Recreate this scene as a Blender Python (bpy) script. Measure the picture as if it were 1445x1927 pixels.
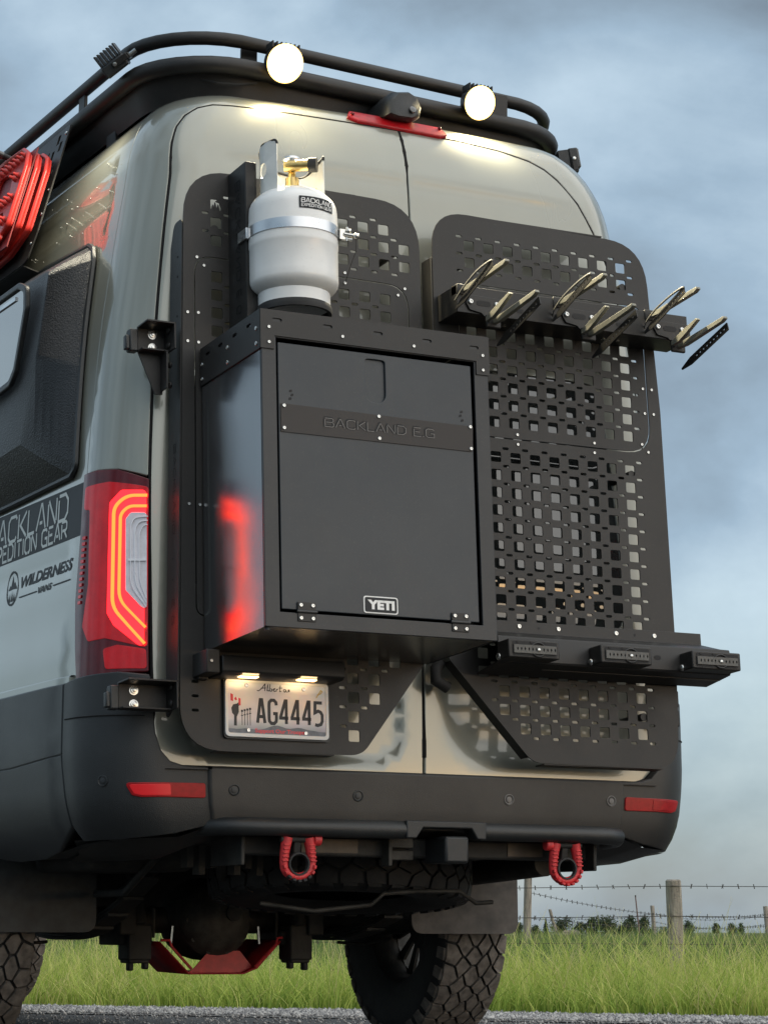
import bpy, bmesh, math, random
import numpy as np
from math import pi, sin, cos, tan, sqrt, radians
from mathutils import Vector, Matrix
from mathutils.geometry import delaunay_2d_cdt

for o in list(bpy.data.objects):
    bpy.data.objects.remove(o, do_unlink=True)
scene = bpy.context.scene
col = scene.collection
random.seed(7)

# ------------------------------------------------------------------ camera
CAM = Vector((-3.39287, -6.28284, 0.40))
YAW, PITCH, ROLL = radians(27.0291), radians(9.6058), radians(0.2871)
fw = Vector((sin(YAW) * cos(PITCH), cos(YAW) * cos(PITCH), sin(PITCH)))
rt = Vector((cos(YAW), -sin(YAW), 0))
up = rt.cross(fw)
r2 = rt * cos(ROLL) + up * sin(ROLL)
u2 = up * cos(ROLL) - rt * sin(ROLL)
cd = bpy.data.cameras.new("camera")
cd.sensor_fit = 'VERTICAL'
cd.sensor_height = 24.0
cd.lens = 24.0 * 4615.03 / 1927.0
cd.clip_start, cd.clip_end = 0.05, 6000
cam = bpy.data.objects.new("camera", cd)
col.objects.link(cam)
M = Matrix.Identity(4)
for i, v in enumerate((r2, u2, -fw)):
    for k in range(3):
        M[k][i] = v[k]
M.translation = CAM
cam.matrix_world = M
scene.camera = cam

# ------------------------------------------------------------------ light
SUN_AZ, SUN_EL = radians(150), radians(50)      # compass from +y towards +x: behind and right of the camera
SUN_DIR = Vector((sin(SUN_AZ) * cos(SUN_EL), cos(SUN_AZ) * cos(SUN_EL), sin(SUN_EL)))
wd = bpy.data.worlds.new("World")
scene.world = wd
wd.use_nodes = True
nt = wd.node_tree
nt.nodes.clear()
N = nt.nodes.new
L = nt.links.new
out = N('ShaderNodeOutputWorld')
bg = N('ShaderNodeBackground')
bg.inputs['Strength'].default_value = 0.10
sky = N('ShaderNodeTexSky')
sky.sky_type = 'NISHITA'
sky.sun_disc = False
sky.sun_elevation = radians(5.5)
sky.sun_rotation = SUN_AZ
sky.altitude = 900
sky.air_density = 1.0
sky.dust_density = 2.0
tc = N('ShaderNodeTexCoord')
mp = N('ShaderNodeMapping')
mp.inputs['Scale'].default_value = (1.0, 1.0, 1.5)
mp.inputs['Location'].default_value = (0.35, 0.1, 0.2)
L(tc.outputs['Generated'], mp.inputs['Vector'])
n1 = N('ShaderNodeTexNoise')
n1.inputs['Scale'].default_value = 4.3
n1.inputs['Detail'].default_value = 7
n1.inputs['Roughness'].default_value = 0.48
n1.inputs['Distortion'].default_value = 0.35
L(mp.outputs['Vector'], n1.inputs['Vector'])
n2 = N('ShaderNodeTexNoise')
n2.inputs['Scale'].default_value = 15.0
n2.inputs['Detail'].default_value = 6
n2.inputs['Roughness'].default_value = 0.6
L(mp.outputs['Vector'], n2.inputs['Vector'])
# cloud brightness: dark slate bellies to pale blue-grey breaks
cr = N('ShaderNodeValToRGB')
e = cr.color_ramp.elements
e[0].position, e[0].color = 0.33, (1.05, 1.33, 1.65, 1)
e[1].position, e[1].color = 0.67, (4.4, 5.4, 6.2, 1)
m = cr.color_ramp.elements.new(0.49)
m.color = (2.15, 2.92, 3.70, 1)
mixn = N('ShaderNodeMix')
mixn.data_type = 'FLOAT'
mixn.inputs[0].default_value = 0.14
L(n1.outputs['Fac'], mixn.inputs[2])
L(n2.outputs['Fac'], mixn.inputs[3])
L(mixn.outputs[0], cr.inputs['Fac'])
# the overcast thins where the clear evening sky shows through
cov = N('ShaderNodeMapRange')
cov.inputs['From Min'].default_value = 0.50
cov.inputs['From Max'].default_value = 0.72
cov.inputs['To Min'].default_value = 0.97
cov.inputs['To Max'].default_value = 0.72
L(n1.outputs['Fac'], cov.inputs['Value'])
sepz = N('ShaderNodeSeparateXYZ')
L(tc.outputs['Generated'], sepz.inputs[0])
hzn = N('ShaderNodeMapRange')
hzn.inputs['From Min'].default_value = 0.02
hzn.inputs['From Max'].default_value = 0.17
hzn.inputs['To Min'].default_value = 0.66
hzn.inputs['To Max'].default_value = 1.0
L(sepz.outputs['Z'], hzn.inputs['Value'])
mulc = N('ShaderNodeMath')
mulc.operation = 'MULTIPLY'
L(cov.outputs[0], mulc.inputs[0])
L(hzn.outputs[0], mulc.inputs[1])
mx = N('ShaderNodeMix')
mx.data_type = 'RGBA'
L(mulc.outputs[0], mx.inputs[0])
L(sky.outputs['Color'], mx.inputs[6])
L(cr.outputs['Color'], mx.inputs[7])
L(mx.outputs[2], bg.inputs['Color'])
L(bg.outputs[0], out.inputs['Surface'])

sd = bpy.data.lights.new("sun", 'SUN')
sd.energy = 1.5
sd.angle = radians(100)
sd.color = (1.0, 0.93, 0.84)
sun = bpy.data.objects.new("sun", sd)
col.objects.link(sun)
sun.rotation_euler = (-SUN_DIR).to_track_quat('-Z', 'Y').to_euler()

vs = scene.view_settings
vs.view_transform = 'Standard'
vs.look = 'None'
vs.exposure = 0.78
vs.gamma = 1.0
vs.use_curve_mapping = False
scene.cycles.max_bounces = 6
scene.cycles.use_denoising = True

# ------------------------------------------------------------------ materials
def nodes(name):
    m = bpy.data.materials.new(name)
    m.use_nodes = True
    t = m.node_tree
    return m, t, t.nodes['Principled BSDF']

def mat(name, rgb, rough=0.5, metal=0.0, coat=0.0, coat_rough=0.05, var=0.0, vscale=8.0, bump=0.0, bscale=400.0,
        spec=0.5, trans=0.0, rvar=0.0, detail=4.0, tint=None, ior=1.5, bdist=0.001, streak=0.0, dust=0.0, dustc=(.16, .145, .125), dscale=3.0, ripple=0.0):
    """Procedural material: base colour with noise variation, roughness variation and fine bump."""
    m, t, b = nodes(name)
    b.inputs['Base Color'].default_value = (*rgb, 1)
    b.inputs['Roughness'].default_value = rough
    b.inputs['Metallic'].default_value = metal
    b.inputs['Coat Weight'].default_value = coat
    b.inputs['Coat Roughness'].default_value = coat_rough
    b.inputs['Specular IOR Level'].default_value = spec
    b.inputs['Transmission Weight'].default_value = trans
    b.inputs['IOR'].default_value = ior
    c = t.nodes.new('ShaderNodeTexCoord')
    if var > 0 or rvar > 0:
        mpn = t.nodes.new('ShaderNodeMapping')
        mpn.inputs['Scale'].default_value = (1, 1, 0.15) if streak else (1, 1, 1)
        t.links.new(c.outputs['Object'], mpn.inputs['Vector'])
        n = t.nodes.new('ShaderNodeTexNoise')
        n.inputs['Scale'].default_value = vscale
        n.inputs['Detail'].default_value = detail
        n.inputs['Roughness'].default_value = 0.6
        t.links.new(mpn.outputs['Vector'], n.inputs['Vector'])
        if var > 0:
            r = t.nodes.new('ShaderNodeValToRGB')
            lo = [max(0, x * (1 - var)) for x in rgb]
            hi = [min(1, x * (1 + var)) for x in (tint or rgb)]
            r.color_ramp.elements[0].position, r.color_ramp.elements[0].color = 0.32, (*lo, 1)
            r.color_ramp.elements[1].position, r.color_ramp.elements[1].color = 0.68, (*hi, 1)
            t.links.new(n.outputs['Fac'], r.inputs['Fac'])
            t.links.new(r.outputs['Color'], b.inputs['Base Color'])
        if rvar > 0:
            q = t.nodes.new('ShaderNodeMapRange')
            q.inputs['From Min'].default_value, q.inputs['From Max'].default_value = 0.3, 0.7
            q.inputs['To Min'].default_value, q.inputs['To Max'].default_value = max(0.02, rough - rvar), min(1, rough + rvar)
            t.links.new(n.outputs['Fac'], q.inputs['Value'])
            t.links.new(q.outputs[0], b.inputs['Roughness'])
    if dust > 0:                                                     # film of road dust, in drifting patches and fine specks
        src = b.inputs['Base Color'].links[0].from_socket if b.inputs['Base Color'].links else None
        fac = []
        for sc_, lo_, hi_, de_ in ((dscale, .42, .72, 9), (dscale * 45, .60, .70, 2)):
            nz = t.nodes.new('ShaderNodeTexNoise'); nz.inputs['Scale'].default_value = sc_; nz.inputs['Detail'].default_value = de_; nz.inputs['Roughness'].default_value = .68
            t.links.new(c.outputs['Object'], nz.inputs['Vector'])
            mr = t.nodes.new('ShaderNodeMapRange'); mr.inputs['From Min'].default_value, mr.inputs['From Max'].default_value = lo_, hi_
            mr.inputs['To Max'].default_value = dust; t.links.new(nz.outputs['Fac'], mr.inputs['Value']); fac.append(mr.outputs[0])
        ad = t.nodes.new('ShaderNodeMath'); ad.operation = 'ADD'; ad.use_clamp = True
        t.links.new(fac[0], ad.inputs[0]); t.links.new(fac[1], ad.inputs[1])
        mxd = t.nodes.new('ShaderNodeMix'); mxd.data_type = 'RGBA'; t.links.new(ad.outputs[0], mxd.inputs[0])
        if src: t.links.new(src, mxd.inputs[6])
        else: mxd.inputs[6].default_value = (*rgb, 1)
        mxd.inputs[7].default_value = (*dustc, 1)
        t.links.new(mxd.outputs[2], b.inputs['Base Color'])
        if coat > 0:
            cw = t.nodes.new('ShaderNodeMath'); cw.operation = 'MULTIPLY_ADD'; cw.inputs[1].default_value = .5; cw.inputs[2].default_value = coat_rough
            t.links.new(ad.outputs[0], cw.inputs[0]); t.links.new(cw.outputs[0], b.inputs['Coat Roughness'])
    if ripple > 0:                                                   # slow waviness of thin sheet
        nr = t.nodes.new('ShaderNodeTexNoise'); nr.inputs['Scale'].default_value = 3.5; nr.inputs['Detail'].default_value = 1
        t.links.new(c.outputs['Object'], nr.inputs['Vector'])
        br_ = t.nodes.new('ShaderNodeBump'); br_.inputs['Strength'].default_value = ripple; br_.inputs['Distance'].default_value = .02
        t.links.new(nr.outputs['Fac'], br_.inputs['Height']); t.links.new(br_.outputs['Normal'], b.inputs['Normal'])
    if bump > 0:
        n2 = t.nodes.new('ShaderNodeTexNoise')
        n2.inputs['Scale'].default_value = bscale
        n2.inputs['Detail'].default_value = 3
        t.links.new(c.outputs['Object'], n2.inputs['Vector'])
        bp = t.nodes.new('ShaderNodeBump')
        bp.inputs['Strength'].default_value = bump
        bp.inputs['Distance'].default_value = bdist
        t.links.new(n2.outputs['Fac'], bp.inputs['Height'])
        if ripple > 0: t.links.new(br_.outputs['Normal'], bp.inputs['Normal'])
        t.links.new(bp.outputs['Normal'], b.inputs['Normal'])
    return m

def emit(name, rgb, strength, base=None):
    m, t, b = nodes(name)
    b.inputs['Base Color'].default_value = (*(base or rgb), 1)
    b.inputs['Emission Color'].default_value = (*rgb, 1)
    b.inputs['Emission Strength'].default_value = strength
    b.inputs['Roughness'].default_value = 0.3
    return m

PAINT = mat('grey_paint', (0.248, 0.255, 0.216), 0.32, 0.32, coat=1.0, coat_rough=0.025, var=0.05, vscale=2.2, rvar=0.05, streak=1, dust=.10, dustc=(.30, .28, .24), dscale=2.2)
BLACK = mat('black_powder_coat', (0.0165, 0.0158, 0.0152), 0.46, spec=0.38, bump=0.25, bscale=900, rvar=0.07, vscale=6, var=0.12, dust=.055)
BOXBLACK = mat('satin_black_box', (0.015, 0.017, 0.0195), 0.34, spec=0.4, bump=0.10, bscale=1100, rvar=0.05, vscale=5, var=0.12, dust=.07, ripple=.15)
BOXDOOR = mat('slate_black_box_door', (0.0175, 0.0240, 0.0305), 0.33, spec=0.42, bump=0.2, bscale=900, rvar=0.06, vscale=4, var=0.15, dust=.09, ripple=.25)
NAMEP = mat('warm_black_plate', (0.030, 0.026, 0.024), 0.5, spec=0.35, bump=0.3, bscale=900)
PLASTIC = mat('textured_black_plastic', (0.0165, 0.0185, 0.0195), 0.40, bump=0.6, bscale=520, rvar=0.06, vscale=3, var=0.18, bdist=0.0015, dust=.035)
BUMPER = mat('dusty_black_bumper', (0.0175, 0.017, 0.016), 0.42, bump=0.5, bscale=560, var=0.25, vscale=3, tint=(0.022, 0.021, 0.019), bdist=0.0012, dust=.05)
LINER = mat('speckled_bed_liner', (0.017, 0.0185, 0.0205), 0.40, bump=1.0, bscale=190, var=0.25, vscale=5, bdist=0.004, dust=.06)
RUBBER = mat('tyre_rubber', (0.018, 0.018, 0.018), 0.75, var=0.4, vscale=12, bump=0.3, bscale=200)
TREAD = mat('dusty_tread_rubber', (0.12, 0.105, 0.09), 0.85, var=0.35, vscale=30, bump=0.4, bscale=300, tint=(0.15, 0.132, 0.114))
FLAP = mat('dusty_mud_flap', (0.060, 0.054, 0.050), 0.7, var=0.35, vscale=9, bump=0.4, bscale=500, tint=(0.085, 0.076, 0.068), streak=1)
FLAPDARK = mat('scuffed_mud_flap', (0.024, 0.027, 0.027), 0.55, var=0.4, vscale=20, bump=0.4, bscale=500, streak=1)
UNDER = mat('underbody_black', (0.010, 0.011, 0.011), 0.7, var=0.5, vscale=10, bump=0.4, bscale=60, tint=(0.022, 0.021, 0.018), bdist=0.003)
DIRTY = mat('grimy_steel', (0.045, 0.042, 0.036), 0.65, 0.3, var=0.5, vscale=18, bump=0.4, bscale=120)
CHROME = mat('zinc_screw', (0.55, 0.55, 0.53), 0.26, 1.0, var=0.08, vscale=60)
STEEL = mat('stainless_band', (0.58, 0.59, 0.60), 0.30, 1.0, var=0.08, vscale=20, rvar=0.08)
BRASS = mat('brass_valve', (0.55, 0.40, 0.16), 0.3, 1.0, var=0.15, vscale=40)
TANKW = mat('white_tank_enamel', (0.76, 0.76, 0.74), 0.33, coat=0.3, var=0.05, vscale=7, bump=0.08, bscale=60, rvar=0.06, dust=.06)
TANKCOLLAR = mat('white_collar_enamel', (0.70, 0.70, 0.66), 0.4, var=0.06, vscale=20)
GLASS = mat('tinted_glass', (0.030, 0.034, 0.034), 0.03, coat=1.0, coat_rough=0.01, var=0.1)
GLASSBLUE = mat('side_window_glass', (0.02, 0.023, 0.028), 0.04, coat=1.0, coat_rough=0.02, var=0.1, spec=0.8)
REDBOARD = mat('red_traction_board', (0.56, 0.028, 0.020), 0.36, var=0.12, vscale=14, bump=0.1, bscale=200, dust=.06)
REDDARK = mat('red_diff_guard', (0.38, 0.014, 0.016), 0.45, var=0.3, vscale=14, bump=0.2, bscale=200)
REDSHACK = mat('red_shackle_rubber', (0.55, 0.025, 0.030), 0.5, var=0.18, vscale=60, dust=.12)
REDREFL = mat('red_reflector', (0.32, 0.006, 0.010), 0.3, spec=0.3, var=0.2, vscale=60)
REDLENS = mat('red_lamp_lens', (0.24, 0.004, 0.007), 0.14, var=0.35, vscale=20)
REDLENS.node_tree.nodes['Principled BSDF'].inputs['Emission Color'].default_value = (1, .006, .012, 1)
REDLENS.node_tree.nodes['Principled BSDF'].inputs['Emission Strength'].default_value = 0.10
DARKLENS = mat('dark_red_lens', (0.10, 0.008, 0.012), 0.14, spec=.4, var=0.2, vscale=14)
CLEARLENS = mat('ribbed_clear_lens', (0.72, 0.70, 0.74), 0.16, coat=1.0, var=0.1, vscale=30)
CLEARRIB = mat('clear_lens_rib', (0.85, 0.84, 0.87), 0.12, coat=1.0)
LED = emit('tail_led_amber_red', (1.0, 0.085, 0.012), 3.2)
LEDHALO = emit('tail_red_glow_plate', (1.0, 0.012, 0.018), 2.0, (0.5, 0.01, 0.01))
FLOODHALO = emit('flood_halo_glow', (1.0, 0.66, 0.20), 2.6)
FLOOD = emit('flood_lamp_light', (1.0, 0.83, 0.48), 210.0)
PLATELAMP = emit('plate_lamp_light', (1.0, 0.62, 0.25), 3.0)
DECAL = mat('charcoal_vinyl', (0.022, 0.024, 0.027), 0.5, spec=0.25, var=0.1, vscale=6)
LETTERW = mat('pale_vinyl_lettering', (0.66, 0.68, 0.64), 0.5, var=0.05)
LETTERD = mat('dark_lettering', (0.006, 0.006, 0.007), 0.7, var=0.2, vscale=50)
SEAM = mat('panel_gap_black', (0.004, 0.004, 0.004), 0.9, var=0.2)
WHITE = mat('white_print', (0.75, 0.75, 0.73), 0.45, var=0.03)
RIBGREY = mat('weathered_rubber_strap', (0.075, 0.074, 0.068), 0.5, var=0.2, vscale=40)
ARMPALE = mat('matt_rubber_arm', (0.22, 0.215, 0.175), 0.55, var=0.15, vscale=40)
WOOD = mat('weathered_post_wood', (0.23, 0.20, 0.165), 0.9, var=0.4, vscale=26, bump=0.6, bscale=60, streak=1, tint=(0.27, 0.24, 0.20), bdist=0.01)
WIRE = mat('rusty_wire', (0.06, 0.055, 0.05), 0.7, 0.4, var=0.4, vscale=30)

# ------------------------------------------------------------------ object helpers
W = {}
def place(o, parent=None, M=None):
    M = M.copy() if M is not None else Matrix.Identity(4)
    col.objects.link(o)
    if parent is not None:
        o.parent = parent
        o.matrix_parent_inverse = W[parent].inverted()
    o.matrix_basis = M
    W[o] = M
    return o

def tag(o, label=None, cat=None, group=None, kind=None):
    if label: o['label'] = label
    if cat: o['category'] = cat
    if group: o['group'] = group
    if kind: o['kind'] = kind
    return o

def thing(name, label, cat, loc=(0, 0, 0), group=None):
    o = bpy.data.objects.new(name, None)
    o.empty_display_size = 0.1
    place(o, None, Matrix.Translation(Vector(loc)))
    return tag(o, label, cat, group)

def mesh_obj(name, me, m, parent=None, M=None, smooth=35, bevel=0.0, seg=2):
    me.materials.clear()
    me.materials.append(m)
    if smooth and smooth > 0:
        me.polygons.foreach_set('use_smooth', [True] * len(me.polygons))
        me.set_sharp_from_angle(angle=radians(smooth))
    o = bpy.data.objects.new(name, me)
    place(o, parent, M)
    if bevel > 0:
        b = o.modifiers.new('bevel', 'BEVEL')
        b.width, b.segments, b.limit_method, b.angle_limit = bevel, seg, 'ANGLE', radians(40)
        b.harden_normals = False
    return o

def frame(o, x, y, z=None):
    x = Vector(x).normalized(); y = Vector(y)
    z = x.cross(y).normalized(); y = z.cross(x)
    m_ = Matrix.Identity(4)
    for i, v in enumerate((x, y, z)):
        for k in range(3):
            m_[k][i] = v[k]
    m_.translation = Vector(o)
    return m_

class MB:
    """Collects shapes into one mesh."""
    def __init__(s): s.v, s.f = [], []
    def add(s, vs, fs, M=None):
        b = len(s.v)
        s.v += [tuple(M @ Vector(p)) if M is not None else tuple(p) for p in vs]
        s.f += [tuple(b + i for i in f) for f in fs]
        return s
    def box(s, c, d, M=None):
        x, y, z = c; a, b, h = d[0] / 2, d[1] / 2, d[2] / 2
        vs = [(x + i * a, y + j * b, z + k * h) for k in (-1, 1) for j in (-1, 1) for i in (-1, 1)]
        return s.add(vs, [(0, 2, 3, 1), (4, 5, 7, 6), (0, 1, 5, 4), (2, 6, 7, 3), (0, 4, 6, 2), (1, 3, 7, 5)], M)
    def prism(s, poly, z0, z1, M=None):
        a = sum(p[0] * q[1] - q[0] * p[1] for p, q in zip(poly, poly[1:] + poly[:1]))
        if a < 0: poly = poly[::-1]
        n = len(poly)
        vs = [(p[0], p[1], z0) for p in poly] + [(p[0], p[1], z1) for p in poly]
        fs = [tuple(range(n))[::-1], tuple(range(n, 2 * n))] + [(i, (i + 1) % n, n + (i + 1) % n, n + i) for i in range(n)]
        return s.add(vs, fs, M)
    def lathe(s, prof, n=32, M=None, caps=True):
        vs = []; fs = []
        for r, z in prof:
            for k in range(n):
                a = 2 * pi * k / n
                vs.append((r * cos(a), r * sin(a), z))
        for i in range(len(prof) - 1):
            for k in range(n):
                fs.append((i * n + k, i * n + (k + 1) % n, (i + 1) * n + (k + 1) % n, (i + 1) * n + k))
        if caps:
            fs.append(tuple(range(n))[::-1]); fs.append(tuple((len(prof) - 1) * n + k for k in range(n)))
        return s.add(vs, fs, M)
    def cyl(s, a, b, r, n=16, r2=None):
        a, b = Vector(a), Vector(b); d = b - a
        q = d.to_track_quat('Z', 'Y').to_matrix().to_4x4(); q.translation = a
        return s.lathe([(r, 0), (r if r2 is None else r2, d.length)], n, q)
    def tube(s, pts, r, n=10, closed=False, radii=None):
        pts = [Vector(p) for p in pts]; m_ = len(pts); base = len(s.v)
        t0 = (pts[1] - pts[0]).normalized()
        nrm = t0.orthogonal().normalized()
        for i, p in enumerate(pts):
            if closed: t = (pts[(i + 1) % m_] - pts[i - 1]).normalized()
            elif i == 0: t = t0
            elif i == m_ - 1: t = (pts[-1] - pts[-2]).normalized()
            else: t = (pts[i + 1] - pts[i - 1]).normalized()
            nrm = (nrm - t * nrm.dot(t)).normalized()
            bn = t.cross(nrm); rr = radii[i] if radii else r
            for k in range(n):
                a = 2 * pi * k / n
                s.v.append(tuple(p + nrm * (rr * cos(a)) + bn * (rr * sin(a))))
        for i in range(m_ if closed else m_ - 1):
            j = (i + 1) % m_
            for k in range(n):
                s.f.append((base + i * n + k, base + i * n + (k + 1) % n, base + j * n + (k + 1) % n, base + j * n + k))
        if not closed:
            s.f.append(tuple(base + k for k in range(n))[::-1]); s.f.append(tuple(base + (m_ - 1) * n + k for k in range(n)))
        return s
    def sphere(s, c, r, n=10, m_=6, sc=(1, 1, 1), M=None):
        prof = [(max(1e-4, r * sin(pi * i / m_)), -r * cos(pi * i / m_)) for i in range(m_ + 1)]
        T = Matrix.Translation(Vector(c)) @ Matrix.Diagonal((*sc, 1))
        return s.lathe(prof, n, (M @ T) if M is not None else T)
    def mesh(s, name='mesh'):
        me = bpy.data.meshes.new(name); me.from_pydata(s.v, [], s.f); me.update(); return me
    def obj(s, name, m, parent=None, M=None, smooth=35, bevel=0.0, seg=2):
        return mesh_obj(name, s.mesh(name), m, parent, M, smooth, bevel, seg)

def arc_pts(c, r, a0, a1, n):
    return [(c[0] + r * cos(a0 + (a1 - a0) * i / n), c[1] + r * sin(a0 + (a1 - a0) * i / n)) for i in range(n + 1)]

def rounded(poly, radii, n=5):
    """Round the corners of a 2-D polygon."""
    if not hasattr(radii, '__len__'): radii = [radii] * len(poly)
    res = []
    m_ = len(poly)
    for i, p in enumerate(poly):
        r = radii[i]
        P, A, B = Vector(p), Vector(poly[i - 1]), Vector(poly[(i + 1) % m_])
        if r <= 0: res.append(tuple(P)); continue
        u, w = (A - P), (B - P)
        lu, lw = u.length, w.length; u.normalize(); w.normalize()
        ang = math.acos(max(-1, min(1, u.dot(w))))
        d = min(r / tan(ang / 2), 0.48 * lu, 0.48 * lw)
        s_, e_ = P + u * d, P + w * d
        for k in range(n + 1):
            t = k / n
            q = s_ * (1 - t) ** 2 + P * (2 * t * (1 - t)) + e_ * t * t
            res.append((q.x, q.y))
    return res

def rect(x0, y0, x1, y1): return [(x0, y0), (x1, y0), (x1, y1), (x0, y1)]

def tri_fill(outer, holes=(), extra=()):
    """Triangulate a region with holes; returns verts, tris, boundary edges (consistently oriented)."""
    co, ed = [], []
    for lp in [outer] + list(holes):
        b = len(co); n = len(lp)
        co += [Vector((p[0], p[1])) for p in lp]
        ed += [(b + i, b + (i + 1) % n) for i in range(n)]
    co += [Vector((p[0], p[1])) for p in extra]
    vs, es, fs, *_ = delaunay_2d_cdt(co, ed, [], 1, 1e-6)
    vs = [(v.x, v.y) for v in vs]
    hb = [(min(p[0] for p in h), min(p[1] for p in h), max(p[0] for p in h), max(p[1] for p in h), h) for h in holes]
    tris = []
    for f in fs:
        f = list(f)
        a = sum(vs[f[i]][0] * vs[f[(i + 1) % len(f)]][1] - vs[f[(i + 1) % len(f)]][0] * vs[f[i]][1] for i in range(len(f)))
        if abs(a) < 1e-13: continue
        cx = sum(vs[i][0] for i in f) / len(f); cy = sum(vs[i][1] for i in f) / len(f)
        if any(x0 < cx < x1 and y0 < cy < y1 and inside((cx, cy), h) for x0, y0, x1, y1, h in hb): continue
        tris.append(f if a > 0 else f[::-1])
    cnt = {}
    for f in tris:
        for i in range(len(f)):
            cnt[(f[i], f[(i + 1) % len(f)])] = 1
    bd = [k for k in cnt if (k[1], k[0]) not in cnt]
    return vs, tris, bd

def plate(name, outer, holes, t, m, parent=None, M=None, z0=0.0, bevel=0.0, smooth=0):
    """Flat sheet of thickness t with holes cut through it."""
    vs, tris, bd = tri_fill(outer, holes)
    n = len(vs)
    V = [(x, y, z0 + t) for x, y in vs] + [(x, y, z0) for x, y in vs]
    F = [tuple(f) for f in tris] + [tuple(n + i for i in f[::-1]) for f in tris] + [(b, a, n + a, n + b) for a, b in bd]
    me = bpy.data.meshes.new(name)
    me.from_pydata(V, [], F); me.update()
    return mesh_obj(name, me, m, parent, M, smooth, bevel)

def inside(p, poly):
    x, y = p; c = False; j = len(poly) - 1
    for i in range(len(poly)):
        xi, yi = poly[i]; xj, yj = poly[j]
        if (yi > y) != (yj > y) and x < (xj - xi) * (y - yi) / (yj - yi) + xi: c = not c
        j = i
    return c

def edge_dist(p, poly):
    P = Vector(p); best = 9
    for a, b in zip(poly, poly[1:] + poly[:1]):
        A, B = Vector(a), Vector(b); d = B - A
        t = max(0, min(1, (P - A).dot(d) / max(1e-12, d.length_squared)))
        best = min(best, (P - A - d * t).length)
    return best

# --- lettering drawn as strokes
GL = {
 'A': (1.0, [[(0, 0), (.46, 1), (.56, 1), (1, 0)], [(.36, .27), (.66, .27)]]),
 'B': (.92, [[(0, 1), (.74, 1), (.9, .9), (.9, .65), (.76, .54), (.12, .54)], [(0, .86), (0, 0), (.78, 0), (.95, .1), (.95, .36), (.84, .44)]]),
 'C': (.9, [[(.92, .86), (.8, 1), (.2, 1), (0, .82), (0, .18), (.2, 0), (.8, 0), (.92, .14)]]),
 'D': (.95, [[(0, .84), (0, 0), (.66, 0), (.95, .25), (.95, .75), (.66, 1), (0, 1)]]),
 'E': (.75, [[(.78, 1), (0, 1)], [(0, .84), (0, 0), (.8, 0)], [(.14, .52), (.66, .52)]]),
 'G': (.95, [[(.92, .84), (.78, 1), (.2, 1), (0, .82), (0, .18), (.2, 0), (.95, 0), (.95, .46), (.55, .46)]]),
 'I': (.12, [[(.06, 0), (.06, 1)]]),
 'K': (.85, [[(0, 0), (0, 1)], [(.85, 1), (.2, .52), (.9, 0)]]),
 'L': (.7, [[(0, 1), (0, 0), (.72, 0)]]),
 'N': (.9, [[(0, 0), (0, .88)], [(.06, 1), (.84, 0)], [(.9, .12), (.9, 1)]]),
 'O': (.95, [[(.44, 1), (.2, 1), (0, .82), (0, .18), (.2, 0), (.44, 0)], [(.54, 0), (.75, 0), (.95, .18), (.95, .82), (.75, 1), (.54, 1)]]),
 'P': (.85, [[(0, 0), (0, .86)], [(0, 1), (.7, 1), (.88, .88), (.88, .58), (.7, .46), (.14, .46)]]),
 'R': (.88, [[(0, 0), (0, .86)], [(0, 1), (.7, 1), (.88, .88), (.88, .58), (.7, .46), (.14, .46)], [(.52, .38), (.9, 0)]]),
 'T': (.85, [[(0, 1), (.88, 1)], [(.43, .86), (.43, 0)]]),
 'X': (.9, [[(0, 0), (.4, .48)], [(.5, .56), (.9, 1)], [(0, 1), (.9, 0)]]),
 '.': (.1, [[(0, .03), (.12, .03)]]),
 ' ': (.4, []),
}
def ribbon(mb, pts, w, mp):
    pts = [Vector(p) for p in pts]; n = len(pts); Lf, Rt = [], []
    for i in range(n):
        d0 = (pts[i] - pts[i - 1]).normalized() if i > 0 else None
        d1 = (pts[i + 1] - pts[i]).normalized() if i < n - 1 else None
        if d0 is None: d0 = d1
        if d1 is None: d1 = d0
        t = (d0 + d1).normalized(); nn = Vector((-t.y, t.x)); k = 1 / max(0.45, nn.dot(Vector((-d0.y, d0.x))))
        Lf.append(pts[i] + nn * (w / 2 * k)); Rt.append(pts[i] - nn * (w / 2 * k))
    V = [mp(p.x, p.y) for p in Lf] + [mp(p.x, p.y) for p in Rt]
    mb.add(V, [(n + i, n + i + 1, i + 1, i) for i in range(n - 1)])

def stroke_text(mb, txt, width, height, sw, mp, gap=.28):
    """Lay txt out in a width x height box (origin bottom left) and hand the ribbons to mp(x, y)."""
    tot = sum(GL[c][0] for c in txt) + gap * (len(txt) - 1)
    sx = width / tot; x = 0
    for c in txt:
        gw, st = GL[c]
        for s_ in st:
            ribbon(mb, [((x + p[0]) * sx, p[1] * height) for p in s_], sw, mp)
        x += gw + gap

def font_mesh(txt, size, offset=0.0, shear=0.0, space=1.0, extrude=0.0):
    cu = bpy.data.curves.new('txt', 'FONT')
    cu.body = txt; cu.size = size; cu.offset = offset; cu.shear = shear; cu.space_character = space; cu.extrude = extrude
    cu.align_x = 'CENTER'; cu.align_y = 'CENTER'; cu.resolution_u = 3
    ob = bpy.data.objects.new('txt', cu); col.objects.link(ob)
    dg = bpy.context.evaluated_depsgraph_get()
    me = bpy.data.meshes.new_from_object(ob.evaluated_get(dg))
    bpy.data.objects.remove(ob, do_unlink=True)
    return me

def fit_text(me, w, h):
    xs = [v.co.x for v in me.vertices]; ys = [v.co.y for v in me.vertices]
    cx, cy = (min(xs) + max(xs)) / 2, (min(ys) + max(ys)) / 2
    sx, sy = w / (max(xs) - min(xs)), h / (max(ys) - min(ys))
    for v in me.vertices: v.co.x = (v.co.x - cx) * sx; v.co.y = (v.co.y - cy) * sy
    return me

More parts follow.
